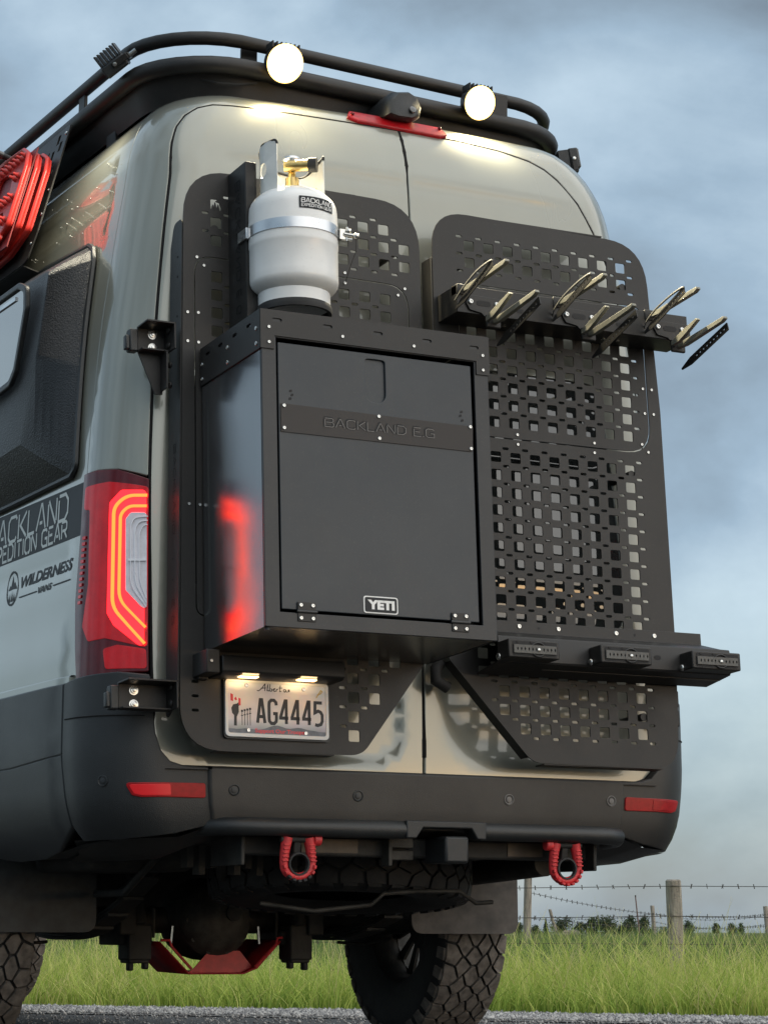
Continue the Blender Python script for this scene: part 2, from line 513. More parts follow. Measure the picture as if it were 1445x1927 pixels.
# the plane of the door racks: leaning with the rear doors
LEAN = radians(3.8457); SL, CL = sin(LEAN), cos(LEAN); Z0 = 1.1534
PM = frame((0, 0, Z0), (1, 0, 0), (0, SL, CL))
def PD(d): return PM @ Matrix.Translation((0, 0, d))
def P3(x, v, d): return PM @ Vector((x, v, d))
def screw(name, x, v, d, parent, r=.0051, h=.003, m=CHROME):
    mb = MB(); mb.lathe([(r, 0), (r, h * .5), (r * .8, h), (r * .42, h), (r * .36, h * .5)], 12)
    return mb.obj(name, m, parent, PM @ Matrix.Translation((x, v, d)))

# ================================================================== the van body surface
def hermite(pts):
    xs = [p[0] for p in pts]; ys = [p[1] for p in pts]; n = len(xs); ms = []
    for i in range(n):
        a, b = max(0, i - 1), min(n - 1, i + 1)
        ms.append((ys[b] - ys[a]) / (xs[b] - xs[a]))
    def f(x):
        if x <= xs[0]: return ys[0] + ms[0] * (x - xs[0])
        if x >= xs[-1]: return ys[-1] + ms[-1] * (x - xs[-1])
        i = 0
        while x > xs[i + 1]: i += 1
        h = xs[i + 1] - xs[i]; t = (x - xs[i]) / h
        return ((2 * t ** 3 - 3 * t * t + 1) * ys[i] + (t ** 3 - 2 * t * t + t) * h * ms[i]
                + (-2 * t ** 3 + 3 * t * t) * ys[i + 1] + (t ** 3 - t * t) * h * ms[i + 1])
    return f
VT, VTOP = 2.62, 3.04
wf = hermite([(.56, .860), (.62, .918), (.68, .958), (.74, .978), (.80, .986), (.9, .992), (1.3, .985), (1.7, .968), (2.1, .93), (2.4, .885), (2.62, .845)])
yf = hermite([(.56, .165), (.62, .132), (.68, .112), (.74, .103), (.9, .10), (1.4, .115), (1.9, .145), (2.3, .175), (2.62, .205)])
RX, RY, BOW = .17, .20, .02
RW, RDp, RH = .16, .12, .298
def sst(a, b, x):
    t = max(0, min(1, (x - a) / (b - a))); return t * t * (3 - 2 * t)
def surf0(s, v):
    sg = -1 if s < 0 else 1; s = abs(s)
    vv = min(v, VT); w = wf(vv); y0 = yf(vv); z = vv
    if v > VT:
        th = min((v - VT) / .42, 1) * pi / 2
        w -= RW * (1 - cos(th)) + .035 * sin(th); y0 += RDp * (1 - cos(th)) + .03 * sin(th); z = VT + RH * sin(th)
    if s < .8:
        t = s / .8; x = t * (w - RX); y = y0 + BOW * t * t
    elif s < 1.1:
        a = (s - .8) / .3 * pi / 2; x = w - RX + RX * sin(a); y = y0 + BOW + RY * (1 - cos(a))
    else:
        x = w; y = y0 + BOW + RY + (s - 1.1)
    return Vector((sg * x if sg < 0 else x * .977, y, z))
def nrm0(s, v):
    h = 1e-3
    a = surf0(s + h, v) - surf0(s - h, v); b = surf0(s, min(v + h, VTOP)) - surf0(s, v - h)
    n = a.cross(b).normalized()
    P = surf0(s, v)
    if n.dot(P - Vector((0, 2.5, 1.6))) < 0: n = -n
    return n
def rrect_in(s, v, s0, v0, s1, v1, r, soft):
    """1 inside a rounded rectangle, 0 outside, with a soft edge."""
    cx, cy = (s0 + s1) / 2, (v0 + v1) / 2
    qx, qy = abs(s - cx) - (s1 - s0) / 2 + r, abs(v - cy) - (v1 - v0) / 2 + r
    d = min(max(qx, qy), 0) + sqrt(max(qx, 0) ** 2 + max(qy, 0) ** 2) - r
    return 1 - sst(-soft, soft, d)
def disp(s, v):
    """Pressings in the sheet metal (metres along the normal)."""
    d = 0.0; a = abs(s)
    if a < .86 and v > 2.2:                                         # crease across the upper doors
        vc = 2.684 - .03 * max(0, a - .5)
        d -= .0030 * sst(vc, vc - .008, v) * sst(vc - .30, vc - .06, v) * (1 - sst(.70, .84, a))
    if s < 0 and v < 1.6: d -= .014 * rrect_in(s, v, -.72, .872, -.075, 1.46, .09, .016)
    if s > 0 and v < 1.6: d -= .010 * rrect_in(s, v, .09, .90, .74, 1.40, .12, .05)
    if a > 1.2:                                                     # swage lines along the side
        for vc, k in ((2.70, .006), (2.604, .008), (2.528, .007)):
            d -= k * math.exp(-((v - vc) / .0075) ** 2) * sst(1.2, 1.26, a)
        d -= .006 * sst(2.69, 2.62, v) * sst(2.40, 2.52, v) * sst(1.2, 1.26, a)
        d += .006 * sst(1.30, 1.16, v) * sst(1.2, 1.26, a)
        d -= .005 * math.exp(-((v - 1.46) / .05) ** 2) * sst(1.2, 1.26, a)
    return d
def surf(s, v, off=0.0):
    return surf0(s, v) + nrm0(s, v) * (off + disp(s, v))
def snrm(s, v):
    h = 4e-3
    a = surf(s + h, v) - surf(s - h, v); b = surf(s, min(v + h, VTOP)) - surf(s, v - h)
    n = a.cross(b).normalized()
    return -n if n.dot(nrm0(s, v)) < 0 else n

def dens(loop, step):
    res = []
    for a, b in zip(loop, loop[1:] + loop[:1]):
        n = max(1, int(math.hypot(b[0] - a[0], b[1] - a[1]) / step))
        res += [(a[0] + (b[0] - a[0]) * i / n, a[1] + (b[1] - a[1]) * i / n) for i in range(n)]
    return res

def patch(name, loop, m, parent, off=0.0, thick=.018, grid=.045, holes=(), S=None, smoothn=True, roll=0.003):
    """A piece of sheet laid on the body surface: outline in (s, v), edges rolled inward so that gaps read as gaps."""
    loop = dens(loop, grid * .7); holes = [dens(h, grid * .7) for h in holes]
    xs = [p[0] for p in loop]; ys = [p[1] for p in loop]; extra = []
    nx, ny = int((max(xs) - min(xs)) / grid), int((max(ys) - min(ys)) / grid)
    P = np.array(loop)
    for i in range(1, nx + 1):
        for j in range(1, ny + 1):
            p = (min(xs) + (i - .5 * (j % 2)) * (max(xs) - min(xs)) / (nx + 1), min(ys) + j * (max(ys) - min(ys)) / (ny + 1))
            if np.min(np.hypot(P[:, 0] - p[0], P[:, 1] - p[1])) < grid * .4 or not inside(p, loop): continue
            if any(inside(p, h) or min(math.hypot(q[0] - p[0], q[1] - p[1]) for q in h) < grid * .4 for h in holes): continue
            extra.append(p)
    vs, tris, bd = tri_fill(loop, holes, extra)
    fr = [surf(s, v, off) for s, v in vs]; nn = [snrm(s, v) for s, v in vs]
    V = list(fr); NN = list(nn); F = []
    for f in tris:
        a, b, c = fr[f[0]], fr[f[1]], fr[f[2]]
        F.append(tuple(f) if (b - a).cross(c - a).dot(nn[f[0]]) > 0 else tuple(f[::-1]))
    for a, b in bd:                                                  # rolled rim, then the return flange
        e = (fr[b] - fr[a])
        if e.length < 1e-9: continue
        o = e.cross(nn[a]).normalized()
        ia = len(V)
        for k, (din, dout) in enumerate(((0, 0), (roll, roll * .8), (thick, roll))):
            for j in (a, b):
                V.append(fr[j] - nn[j] * din + o * dout); NN.append((nn[j] * (1 - k * .5) + o * (k * .5)).normalized())
        for k in (0, 1):
            q = (ia + 2 * k, ia + 2 * k + 1, ia + 2 * k + 3, ia + 2 * k + 2)
            A, B, C = V[q[0]], V[q[1]], V[q[2]]
            F.append(q if (B - A).cross(C - A).dot(NN[q[2]]) > 0 else q[::-1])
    me = bpy.data.meshes.new(name)
    me.from_pydata([tuple(v) for v in V], [], F); me.update()
    me.materials.append(m)
    me.polygons.foreach_set('use_smooth', [True] * len(me.polygons))
    if smoothn: me.normals_split_custom_set_from_vertices([tuple(n) for n in NN])
    o = bpy.data.objects.new(name, me)
    return place(o, parent)

van = thing('camper_van', 'tall pebble grey camper van seen from low behind, filling the picture', 'van', (0, 1.75, 0))

# dark shell behind the panels so that gaps read black
mb = MB(); ss = [x * .1 for x in range(-11, 12)]
ss = [-6.6, -5, -3, -1.6] + ss + [1.6, 3, 5, 6.6]
vv = [.7 + i * .1 for i in range(22)] + [2.88, 2.94, 3.0, 3.04]
g = [[surf0(s, v) - nrm0(s, v) * .032 for s in ss] for v in vv]
for j in range(len(vv) - 1):
    for i in range(len(ss) - 1):
        mb.add([g[j][i], g[j][i + 1], g[j + 1][i + 1], g[j + 1][i]], [(0, 1, 2, 3)])
mb.obj('inner_shell', SEAM, van)

# rear doors
GAP = [(-.83, .99), (-.841, 1.125), (-.86, 1.505), (-.874, 1.819), (-.886, 2.06), (-.906, 2.392), (-.918, 2.599), (-.930, 2.70)]
GAPR = [p for p in GAP if p[1] < 2.1] + [(-.885, 2.30), (-.862, 2.48), (-.825, 2.605), (-.785, 2.69)]
def door_loop(sg, inset=.0):
    g_ = inset
    lp = [(-.0065 - g_ * 0, .846), (-.745, .846)]
    lp += [(-.775, .856), (-.80, .88), (-.817, .92), (-.826, .96)]
    lp += [(s + .0085, v) for s, v in (GAP if sg < 0 else GAPR)]
    if sg > 0: return [(-s, v) for s, v in lp + [(-.725, 2.765), (-.690, 2.800), (-.635, 2.828), (-.5, 2.856), (-.3, 2.870), (-.0065, 2.872)]]
    lp += [(-.922, 2.755), (-.909, 2.80), (-.882, 2.836), (-.84, 2.857), (-.77, 2.866), (-.6, 2.872), (-.3, 2.872), (-.0065, 2.872)]
    return [(s if sg < 0 else -s, v) for s, v in lp]
for sg in (-1, 1):
    if sg < 0: win = rounded([(-.76, 1.36), (-.10, 1.36), (-.11, 2.10), (-.74, 2.10)], .07)
    else: win = rounded([(.10, 1.30), (.73, 1.30), (.715, 2.10), (.11, 2.10)], .07)
    d = patch('rear_door', door_loop(sg), PAINT, van, grid=.028, holes=[win])
    cxw = sum(p[0] for p in win) / len(win); cyw = sum(p[1] for p in win) / len(win)
    inner = [(cxw + (p[0] - cxw) * .985, cyw + (p[1] - cyw) * .985) for p in win]
    patch('window_pane', inner, GLASS, d, off=-.004, thick=.006, grid=.06)
    seal = [(p[0] - .0055 * sg * -1 * 1, p[1]) if False else p for p in door_loop(sg)]
    ctr = (sg * .45, 1.85)
    sp_ = []
    for p in dens(seal, .05):
        dx, dy = p[0] - ctr[0], p[1] - ctr[1]; ln_ = math.hypot(dx, dy)
        sp_.append((p[0] + dx / ln_ * .0055, p[1] + dy / ln_ * .0055))
    sp_ = [q for q in sp_ if abs(q[0]) > .004]
    MB().tube([surf(q[0], q[1], -.0035) for q in sp_], .0052, 6, closed=False).obj('door_seal', SEAM, d, smooth=70)
    if sg > 0:                                                       # bright letter of stray fittings behind the rack: lock plate
        mb = MB(); q = surf(.06, 1.30); mb.box((q.x, q.y - .006, q.z), (.05, .012, .14)); mb.obj('lock_cover', PLASTIC, d, bevel=.004)
# corner pillars above the lamps, roof rear edge, sides, roof
def seam_s(v): return 1.118 + .004 * sin(v * 4)
for sg in (-1, 1):
    lp = [(s - .004, v) for s, v in (GAP if sg < 0 else GAPR) if v > 1.68]
    if sg < 0: lp = [(-.872, 1.672)] + lp + [(-.934, 2.755), (-.922, 2.806), (-.892, 2.846), (-.845, 2.867), (-.77, 2.875), (-.6, 2.881), (-.3, 2.883), (-.0, 2.883), (0, 3.04)]
    else: lp = [(-.872, 1.672)] + lp + [(-.737, 2.775), (-.698, 2.812), (-.64, 2.841), (-.5, 2.868), (-.3, 2.882), (-.0, 2.883), (0, 3.04)]
    lp += [(-.4, 3.04), (-.8, 3.04), (-seam_s(3.0) + .003, 3.04), (-seam_s(2.6) + .003, 2.6), (-seam_s(2.2) + .003, 2.2), (-seam_s(1.7) + .003, 1.70), (-1.05, 1.70), (-.965, 1.694)]
    patch('corner_panel', [(s if sg < 0 else -s, v) for s, v in lp], PAINT, van, grid=.04)
    lp = [(-seam_s(1.09) - .003, 1.09), (-seam_s(1.7) - .003, 1.7), (-seam_s(2.2) - .003, 2.2), (-seam_s(2.6) - .003, 2.6), (-seam_s(3) - .003, 3.04), (-6.2, 3.04), (-6.2, 1.09)]
    patch('side_panel', [(s if sg < 0 else -s, v) for s, v in lp], PAINT, van, grid=.05 if sg < 0 else .2)
    mb = MB()                                                        # drip rail along the roof edge
    for a in range(9):
        y0 = 1.18 + a * .6
        p, q = surf(sg * y0, 2.80, .004), surf(sg * (y0 + .42), 2.80, .004)
        dn = surf(sg * y0, 2.775, .004) - p
        mb.add([p, q, q + dn, p + dn], [(0, 1, 2, 3)])
mb = MB()
rows = []
for i in range(30):
    y = .475 + i * .2
    rows.append([(x * .643 / 10, y, 2.918 + .03 * (1 - (x / 10) ** 2)) for x in range(-10, 11)])
for a, b in zip(rows, rows[1:]):
    for i in range(20): mb.add([a[i], a[i + 1], b[i + 1], b[i]], [(0, 1, 2, 3)])
mb.obj('roof', PAINT, van)
mb = MB(); mb.prism([(-.96, 1.0), (.96, 1.0), (.93, 2.1), (.65, 2.9), (-.65, 2.9), (-.93, 2.1)], 0, .05, frame((0, 6.42, 0), (1, 0, 0), (0, .0, 1)))
mb.obj('front_bulkhead', UNDER, van)
mb = MB()                                                            # bonnet and windscreen end
sec = [(6.42, .45, 1.0), (6.42, 2.86, .66), (7.0, 1.75, .84), (7.45, 1.35, .82), (7.55, .9, .9), (7.5, .45, .9)]
n = len(sec)
V = [(-w, y, z) for y, z, w in sec] + [(w, y, z) for y, z, w in sec]
mb.add(V, [tuple(range(n)), tuple(range(2 * n - 1, n - 1, -1))] + [(i, n + i, n + (i + 1) % n, (i + 1) % n) for i in range(n)])
mb.obj('cab_nose', PAINT, van, bevel=.06)

# third brake lamp and the camera above it
bl = patch('brake_light', rounded([(-.245, 2.905), (-.235, 2.955), (.235, 2.935), (.245, 2.885), (.20, 2.872), (-.20, 2.885)], .008), REDREFL, van, off=.012, thick=.02, grid=.03)
mb = MB()
for s in (-.225, .225): mb.sphere(surf(s, 2.92, .014), .006)
mb.obj('lamp_screw', DARKLENS, bl)
mb = MB()
prof = [(-.066, 2.905), (-.060, 2.955), (-.030, 2.992), (.018, 3.0), (.052, 2.985), (.066, 2.95), (.060, 2.915), (.03, 2.90), (-.03, 2.898)]
rings = []
for k, (dy, sc) in enumerate(((.255, .78), (.27, .93), (.30, 1.0), (.40, .98), (.55, .8))):
    rings.append([((x * sc) + .012, dy + .0, 2.945 + (z - 2.945) * sc - (.0 if k > 1 else .004)) for x, z in prof])
n = len(prof); V = [p for r in rings for p in r]
F = [tuple(range(n))] + [(k * n + i, (k + 1) * n + i, (k + 1) * n + (i + 1) % n, k * n + (i + 1) % n) for k in range(len(rings) - 1) for i in range(n)]
mb.add(V, F)
rc = mb.obj('rear_camera', PLASTIC, van, smooth=60)
MB().lathe([(.011, 0), (.011, .006), (.006, .008)], 14, frame((.034, .253, 2.928), (1, 0, 0), (0, .35, 1))).obj('camera_lens', GLASS, rc)

# tail lamps
def tail_lamp(sg):
    f = lambda pts: [(s if sg < 0 else -s, v) for s, v in pts]
    t = patch('tail_light', f([(-.848, 1.106), (-.868, 1.655), (-.965, 1.686), (-1.05, 1.692), (-1.116, 1.692), (-1.120, 1.52), (-1.142, 1.32), (-1.128, 1.18), (-1.110, 1.095), (-1.03, 1.098), (-.93, 1.103)]), DARKLENS, van, off=.010, thick=.03, grid=.03)
    patch('red_lens', f(rounded([(-.852, 1.17), (-.866, 1.632), (-.985, 1.652), (-1.095, 1.650), (-1.095, 1.585), (-1.06, 1.58), (-1.052, 1.36), (-1.075, 1.24), (-1.045, 1.195), (-.98, 1.20)], .012)), REDLENS, t, off=.0125, thick=.004, grid=.03, roll=.001)
    patch('lower_lens', f(rounded([(-.852, 1.112), (-.856, 1.165), (-.94, 1.178), (-.985, 1.168), (-.975, 1.112)], .01)), REDLENS, t, off=.0125, thick=.004, grid=.03, roll=.001)
    patch('glow_plate', f(rounded([(-.862, 1.165), (-.872, 1.622), (-.945, 1.624), (-.980, 1.590), (-.974, 1.27), (-.952, 1.235)], .014)), LEDHALO, t, off=.0145, thick=.003, grid=.03, roll=.001)
    def strip(pts, w, nm, m_, off):
        pts = [Vector(p) for p in rounded_path(pts, .03)]
        mb = MB(); Lf, Rt = [], []
        for i, p in enumerate(pts):
            a = pts[max(0, i - 1)]; b = pts[min(len(pts) - 1, i + 1)]; tt = (b - a).normalized(); nn = Vector((-tt.y, tt.x))
            Lf.append(p + nn * w / 2); Rt.append(p - nn * w / 2)
        V = []
        for A, o in ((Lf, off), (Rt, off), (Lf, off - .006), (Rt, off - .006)):
            V += [surf(p.x if sg < 0 else -p.x, p.y, o) for p in A]
        n = len(pts); F = []
        for i in range(n - 1):
            F += [(i, i + 1, n + i + 1, n + i), (i, 2 * n + i, 2 * n + i + 1, i + 1), (n + i, n + i + 1, 3 * n + i + 1, 3 * n + i)]
        mb.add(V, F); return mb.obj(nm, m_, t)
    strip([(-.868, 1.606), (-.925, 1.606), (-.962, 1.575), (-.955, 1.285), (-.860, 1.180)], .0075, 'led_strip', LED, .022)
    strip([(-.868, 1.575), (-.918, 1.575), (-.941, 1.553), (-.936, 1.305), (-.859, 1.226)], .0068, 'led_strip', LED, .022)
    c = patch('reverse_lens', f(rounded([(-.857, 1.268), (-.868, 1.556), (-.912, 1.556), (-.925, 1.538), (-.918, 1.333)], .012)), CLEARLENS, t, off=.020, thick=.005, grid=.03, roll=.001)
    for k in range(1, 4):
        q = k * .012
        strip([(-.864, 1.556 - q), (-.912 + q, 1.552 - q), (-.921 + q, 1.53 - q), (-.915 + q, 1.335 + q * .6), (-.859, 1.272 + q)], .0028, 'lens_rib', CLEARRIB, .0245)
    strip([(-.864, 1.418), (-.912, 1.418)], .006, 'lens_rib', CLEARRIB, .026)
    for k in range(12):                                              # comb of prisms on the outer flank
        v_ = 1.50 - k * .017
        strip([(-1.075 - .0015 * k, v_), (-1.095 - .0015 * k, v_)], .008, 'lens_prism', REDLENS, .0135)
    return t
def rounded_path(pts, r, n=5):
    res = [pts[0]]
    for i in range(1, len(pts) - 1):
        P, A, B = Vector(pts[i]), Vector(pts[i - 1]), Vector(pts[i + 1])
        u, w = A - P, B - P; d = min(r, .45 * u.length, .45 * w.length); s_, e_ = P + u.normalized() * d, P + w.normalized() * d
        for k in range(n + 1):
            t = k / n; q = s_ * (1 - t) ** 2 + P * 2 * t * (1 - t) + e_ * t * t; res.append((q.x, q.y))
    res.append(pts[-1]); return res
for sg in (-1, 1): tail_lamp(sg)

# bumper: centre skin, corner pieces rising to the lamps, side cladding
bump = patch('bumper', [(-.672, .690), (-.668, .834), (.668, .834), (.672, .690)], BUMPER, van, off=.045, thick=.06, grid=.06, roll=.01)
mb = MB()                                                            # step top behind the bumper lip
V = []
for i in range(21):
    s = -.80 + i * .08
    a, b = surf0(s, .832) + nrm0(s, .832) * .040, surf0(s, .842) - nrm0(s, .842) * .02
    V += [tuple(a), tuple(b)]
mb.add(V, [(2 * i, 2 * i + 2, 2 * i + 3, 2 * i + 1) for i in range(20)])
mb.obj('bumper_step', BUMPER, bump)
def corner_piece(sg):
    f = lambda pts: [(s if sg < 0 else -s, v) for s, v in pts]
    lp = [(-.680, .690), (-.676, .836), (-.745, .838), (-.785, .85), (-.812, .878), (-.830, .93), (-.838, 1.0), (-.846, 1.088), (-.93, 1.096), (-1.03, 1.090), (-1.108, 1.084), (-1.150, 1.080), (-1.152, .85), (-1.125, .69), (-1.09, .652), (-.95, .655), (-.80, .665)]
    c = patch('bumper_corner', f(lp), PLASTIC if sg < 0 else BUMPER, van, off=.030, thick=.07, grid=.035, roll=.006)
    r = patch('reflector', f(rounded([(-.690, .757), (-.688, .794), (-.905, .792), (-.890, .762), (-.868, .757)], .006)), REDREFL, van, off=.036, thick=.01, grid=.03, roll=.002)
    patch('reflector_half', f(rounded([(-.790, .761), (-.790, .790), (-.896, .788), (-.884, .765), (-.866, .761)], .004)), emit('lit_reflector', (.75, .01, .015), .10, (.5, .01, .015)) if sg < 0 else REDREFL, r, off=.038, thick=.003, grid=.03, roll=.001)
    mb = MB()                                                        # seam across the corner piece
    a = [surf(sg * (.855 + i * .02), .978 - .0 * i, .031) for i in range(15)]
    mb.tube(a, .0022, 5); mb.obj('moulding_line', SEAM, c)
    return c
cornL = corner_piece(-1); cornR = corner_piece(1)
for s, v in ((-.968, .80), (-.607, .779), (-.232, .773), (.263, .776), (.627, .782)):
    big = abs(s) < .9
    p = surf(s, v, .046 if big else .030); nn = nrm0(s, v)
    Q = frame(p, Vector((0, 0, 1)).cross(nn), (0, 0, 1))
    mb = MB(); mb.lathe([(.0165, -.006), (.0165, .0012), (.0145, .0018), (.0125, -.001), (.0085, -.002), (.0085, .001), (.006, .0016)], 20, Q)
    mb.obj('parking_sensor', PLASTIC if s < 0 else mat('sensor_grey', (.16, .15, .14), .45, var=.1), bump if big else cornL)
for sg in (-1, 1):
    f = lambda pts: [(s if sg < 0 else -s, v) for s, v in pts]
    patch('side_cladding', f([(-1.160, .885), (-1.160, 1.078), (-2.05, 1.078), (-2.05, .870), (-1.6, .868)]), PLASTIC, van, off=.032, thick=.05, grid=.08, roll=.008)
    patch('side_cladding', f([(-1.160, .877), (-1.6, .860), (-1.90, .862), (-1.93, .63), (-1.70, .615), (-1.45, .618), (-1.30, .635), (-1.135, .69)]), PLASTIC, van, off=.032, thick=.06, grid=.05, roll=.008)
    patch('wheel_arch', f([(-2.06, .8), (-2.06, 1.078), (-3.1, 1.078), (-3.1, .8), (-2.9, .92), (-2.55, 1.0), (-2.2, .92)]), PLASTIC, van, off=.034, thick=.05, grid=.1, roll=.006)
    patch('side_cladding', f([(-3.12, .5), (-3.12, 1.078), (-6.2, 1.078), (-6.2, .5)]), PLASTIC, van, off=.032, thick=.05, grid=.3, roll=.006)
    # sloping lip under the cladding
    mb = MB(); V = []
    for i in range(19):
        s = 1.0 + i * .05
        vlo = .618 if s > 1.45 else .618 + (.652 - .618) * ((1.45 - s) / .45)
        a = surf0(sg * s, vlo) + nrm0(sg * s, vlo) * .030; b = surf0(sg * s, vlo - .052) - nrm0(sg * s, vlo) * .07
        V += [tuple(a), tuple(a.lerp(b, .5) + Vector((0, 0, -.008))), tuple(b)]
    mb.add(V, [(3 * i + k, 3 * i + 3 + k, 3 * i + 4 + k, 3 * i + 1 + k) for i in range(18) for k in (0, 1)])
    mb.obj('rocker_lip', PLASTIC, van)
    patch('body_trim', f([(-1.16, 1.080), (-1.155, 1.104), (-2.05, 1.104), (-2.05, 1.080)]), PAINT, van, off=.014, thick=.02, grid=.08, roll=.006)
# swept underside of the right bumper corner
mb = MB(); V = []
for i in range(20):
    s = -1.16 + i * (2.32 / 19)
    vlo = .688 if abs(s) < .7 else .655
    a = surf0(s, vlo) + nrm0(s, vlo) * .03
    V += [tuple(a), (a.x * .93, a.y + .14, a.z - .035), (a.x * .86, a.y + .42, a.z - .05)]
mb.add(V, [(3 * i + k, 3 * i + 1 + k, 3 * i + 4 + k, 3 * i + 3 + k) for i in range(19) for k in (0, 1)])
mb.obj('bumper_underside', BUMPER, van)

# moulded pod with the slanted side window
pod = None
def pod_mesh():
    # base outline on the body (s, v) and matching outer rim (x, y, z); rear side is the broad bevel
    base = [(-1.196, 1.735), (-1.228, 2.05), (-1.258, 2.40), (-1.285, 2.440), (-1.33, 2.462), (-1.75, 2.492), (-3.2, 2.50), (-3.25, 2.3), (-3.25, 1.8), (-3.2, 1.70), (-1.75, 1.702), (-1.225, 1.708)]
    outr = [(-1.045, .700, 1.868), (-1.05, .615, 2.09), (-1.048, .533, 2.325), (-1.043, .55, 2.338), (-1.035, .60, 2.350), (-1.02, .99, 2.372), (-1.02, 2.35, 2.372), (-1.03, 2.4, 2.3), (-1.05, 2.4, 1.9), (-1.055, 2.3, 1.835), (-1.058, .99, 1.826), (-1.05, .745, 1.842)]
    return base, outr
base, outr = pod_mesh(); n = len(base)
def crv(a, b, t):
    m_ = a.lerp(b, t); return m_
mb = MB(); V = []; K = 7
for k in range(K):
    t = k / (K - 1)
    for (s, v), q in zip(base, outr):
        a = surf(s, v, .006); b = Vector(q)
        V.append(tuple(a.lerp(b, t) + Vector((-.006 * sin(pi * t), 0, 0))))
F = [(k * n + i, (k + 1) * n + i, (k + 1) * n + (i + 1) % n, k * n + (i + 1) % n) for k in range(K - 1) for i in range(n)]
F.append(tuple((K - 1) * n + i for i in range(n))[::-1])
mb.add(V, F)
me = mb.mesh('window_pod'); bm = bmesh.new(); bm.from_mesh(me); bmesh.ops.recalc_face_normals(bm, faces=bm.faces)
bmesh.ops.triangulate(bm, faces=[f for f in bm.faces if len(f.verts) > 4]); bm.to_mesh(me); bm.free()
pod = mesh_obj('window_pod', me, LINER, van, smooth=18, bevel=.006, seg=3)
mb = MB(); mb.tube([surf(s, v, .010) for s, v in dens(rounded(base, .02, 3), .04)], .009, 6, closed=True); mb.obj('pod_seal', PLASTIC, pod)
XW = -1.058
gl = [(2.30, 2.330), (.735, 2.345), (.665, 2.318), (.662, 2.25), (.748, 2.068), (.80, 2.032), (.95, 2.022), (2.30, 2.03)]
GLM = frame((XW, 0, 0), (0, -1, 0), (0, 0, 1))       # local x runs rearward, z outward
MY = lambda pts: [(-p[0], p[1]) for p in pts]
ring = rounded(MY(gl), .03)
cxg, cyg = 1.4, 2.19
fr = plate('window_frame', ring, [rounded(MY([(2.27, 2.312), (.745, 2.326), (.690, 2.304), (.687, 2.25), (.766, 2.082), (.81, 2.052), (.95, 2.042), (2.27, 2.05)]), .02)], .016, PLASTIC, pod, GLM, bevel=.004)
plate('window_glass', rounded(MY([(2.28, 2.316), (.742, 2.33), (.685, 2.307), (.682, 2.25), (.763, 2.078), (.81, 2.047), (.95, 2.037), (2.28, 2.045)]), .02), [], .007, GLASSBLUE, pod, GLM)
mb = MB(); mb.box((-1.5, 2.303, .009), (1.45, .012, .006)); mb.obj('window_trim', STEEL, fr, GLM)

# vinyl on the flank
def on_side(s0, v0, off, sgn=-1): return lambda x, y: surf0(-(s0 - x), v0 + y) + nrm0(-(s0 - x), v0 + y) * (off + disp(-(s0 - x), v0 + y))
ban = patch('vinyl_banner', [(-1.124, 1.519), (-1.120, 1.676), (-2.6, 1.690), (-2.6, 1.523)], DECAL, van, off=.0012, thick=.001, grid=.05, roll=.0003)
mb = MB()
stroke_text(mb, 'BACKLAND', .745, .078, .0105, on_side(2.010, 1.586, .0022), gap=.26)
mb.obj('banner_lettering', LETTERW, ban, smooth=0)
mb = MB()
stroke_text(mb, 'EXPEDITION', .490, .050, .0085, on_side(2.025, 1.529, .0022), gap=.30)
mb.obj('banner_lettering', LETTERW, ban, smooth=0)
mb = MB()
stroke_text(mb, 'GEAR', .220, .050, .0085, on_side(1.485, 1.529, .0022), gap=.30)
mb.obj('banner_lettering', LETTERW, ban, smooth=0)
def side_text(txt, s_c, v_c, w, h, m_, shear=.0, offset=.0, nm='lettering'):
    me = fit_text(font_mesh(txt, .1, offset, shear), w, h)
    for v in me.vertices:
        p = on_side(s_c, v_c, .0012)(v.co.x, v.co.y); v.co = p
    return mesh_obj(nm, me, m_, van, smooth=0)
side_text('WILDERNESS', 1.440, 1.443, .475, .036, DECAL, .28, .004)
side_text('VANS', 1.444, 1.398, .125, .021, DECAL, .28, .003)
mb = MB()
ribbon(mb, [(0, 0), (.165, .0)], .004, on_side(1.682, 1.397, .0012)); ribbon(mb, [(0, 0), (.155, 0)], .004, on_side(1.372, 1.397, .0012))
c0 = on_side(1.755, 1.434, .0012)
mb.obj('lettering_rule', DECAL, van, smooth=0)
mb = MB()
ribbon(mb, [(.052 * cos(a * pi / 16), .052 * sin(a * pi / 16)) for a in range(33)], .007, c0)
mb.obj('emblem_ring', DECAL, van, smooth=0)
mb = MB()
mb.add([c0(x, y) for x, y in [(-.040, -.004), (-.024, .012), (-.016, .006), (0, .040), (.012, .014), (.020, .020), (.040, -.004), (.0, -.002)]], [tuple(range(8))])
for x0, h in ((-.022, .030), (.0, .036), (.02, .028)):
    mb.add([c0(x, y) for x, y in [(x0 - .007, -.042), (x0 + .007, -.042), (x0, -.042 + h)]], [(0, 1, 2)])
mb.obj('mountain_emblem', DECAL, van, smooth=0)
# raindrops beaded on the flank
mb = MB(); rr = random.Random(3)
for i in range(46):
    s = -1.18 - rr.random() ** 1.3 * 1.0; v = 2.44 + rr.random() * .30
    p = surf(s, v, .0); mb.sphere(p, rr.uniform(.0010, .0026), 6, 4)
o = mb.obj('raindrops', mat('water_bead', (.55, .56, .54), .06, coat=1.0), van); o['kind'] = 'stuff'

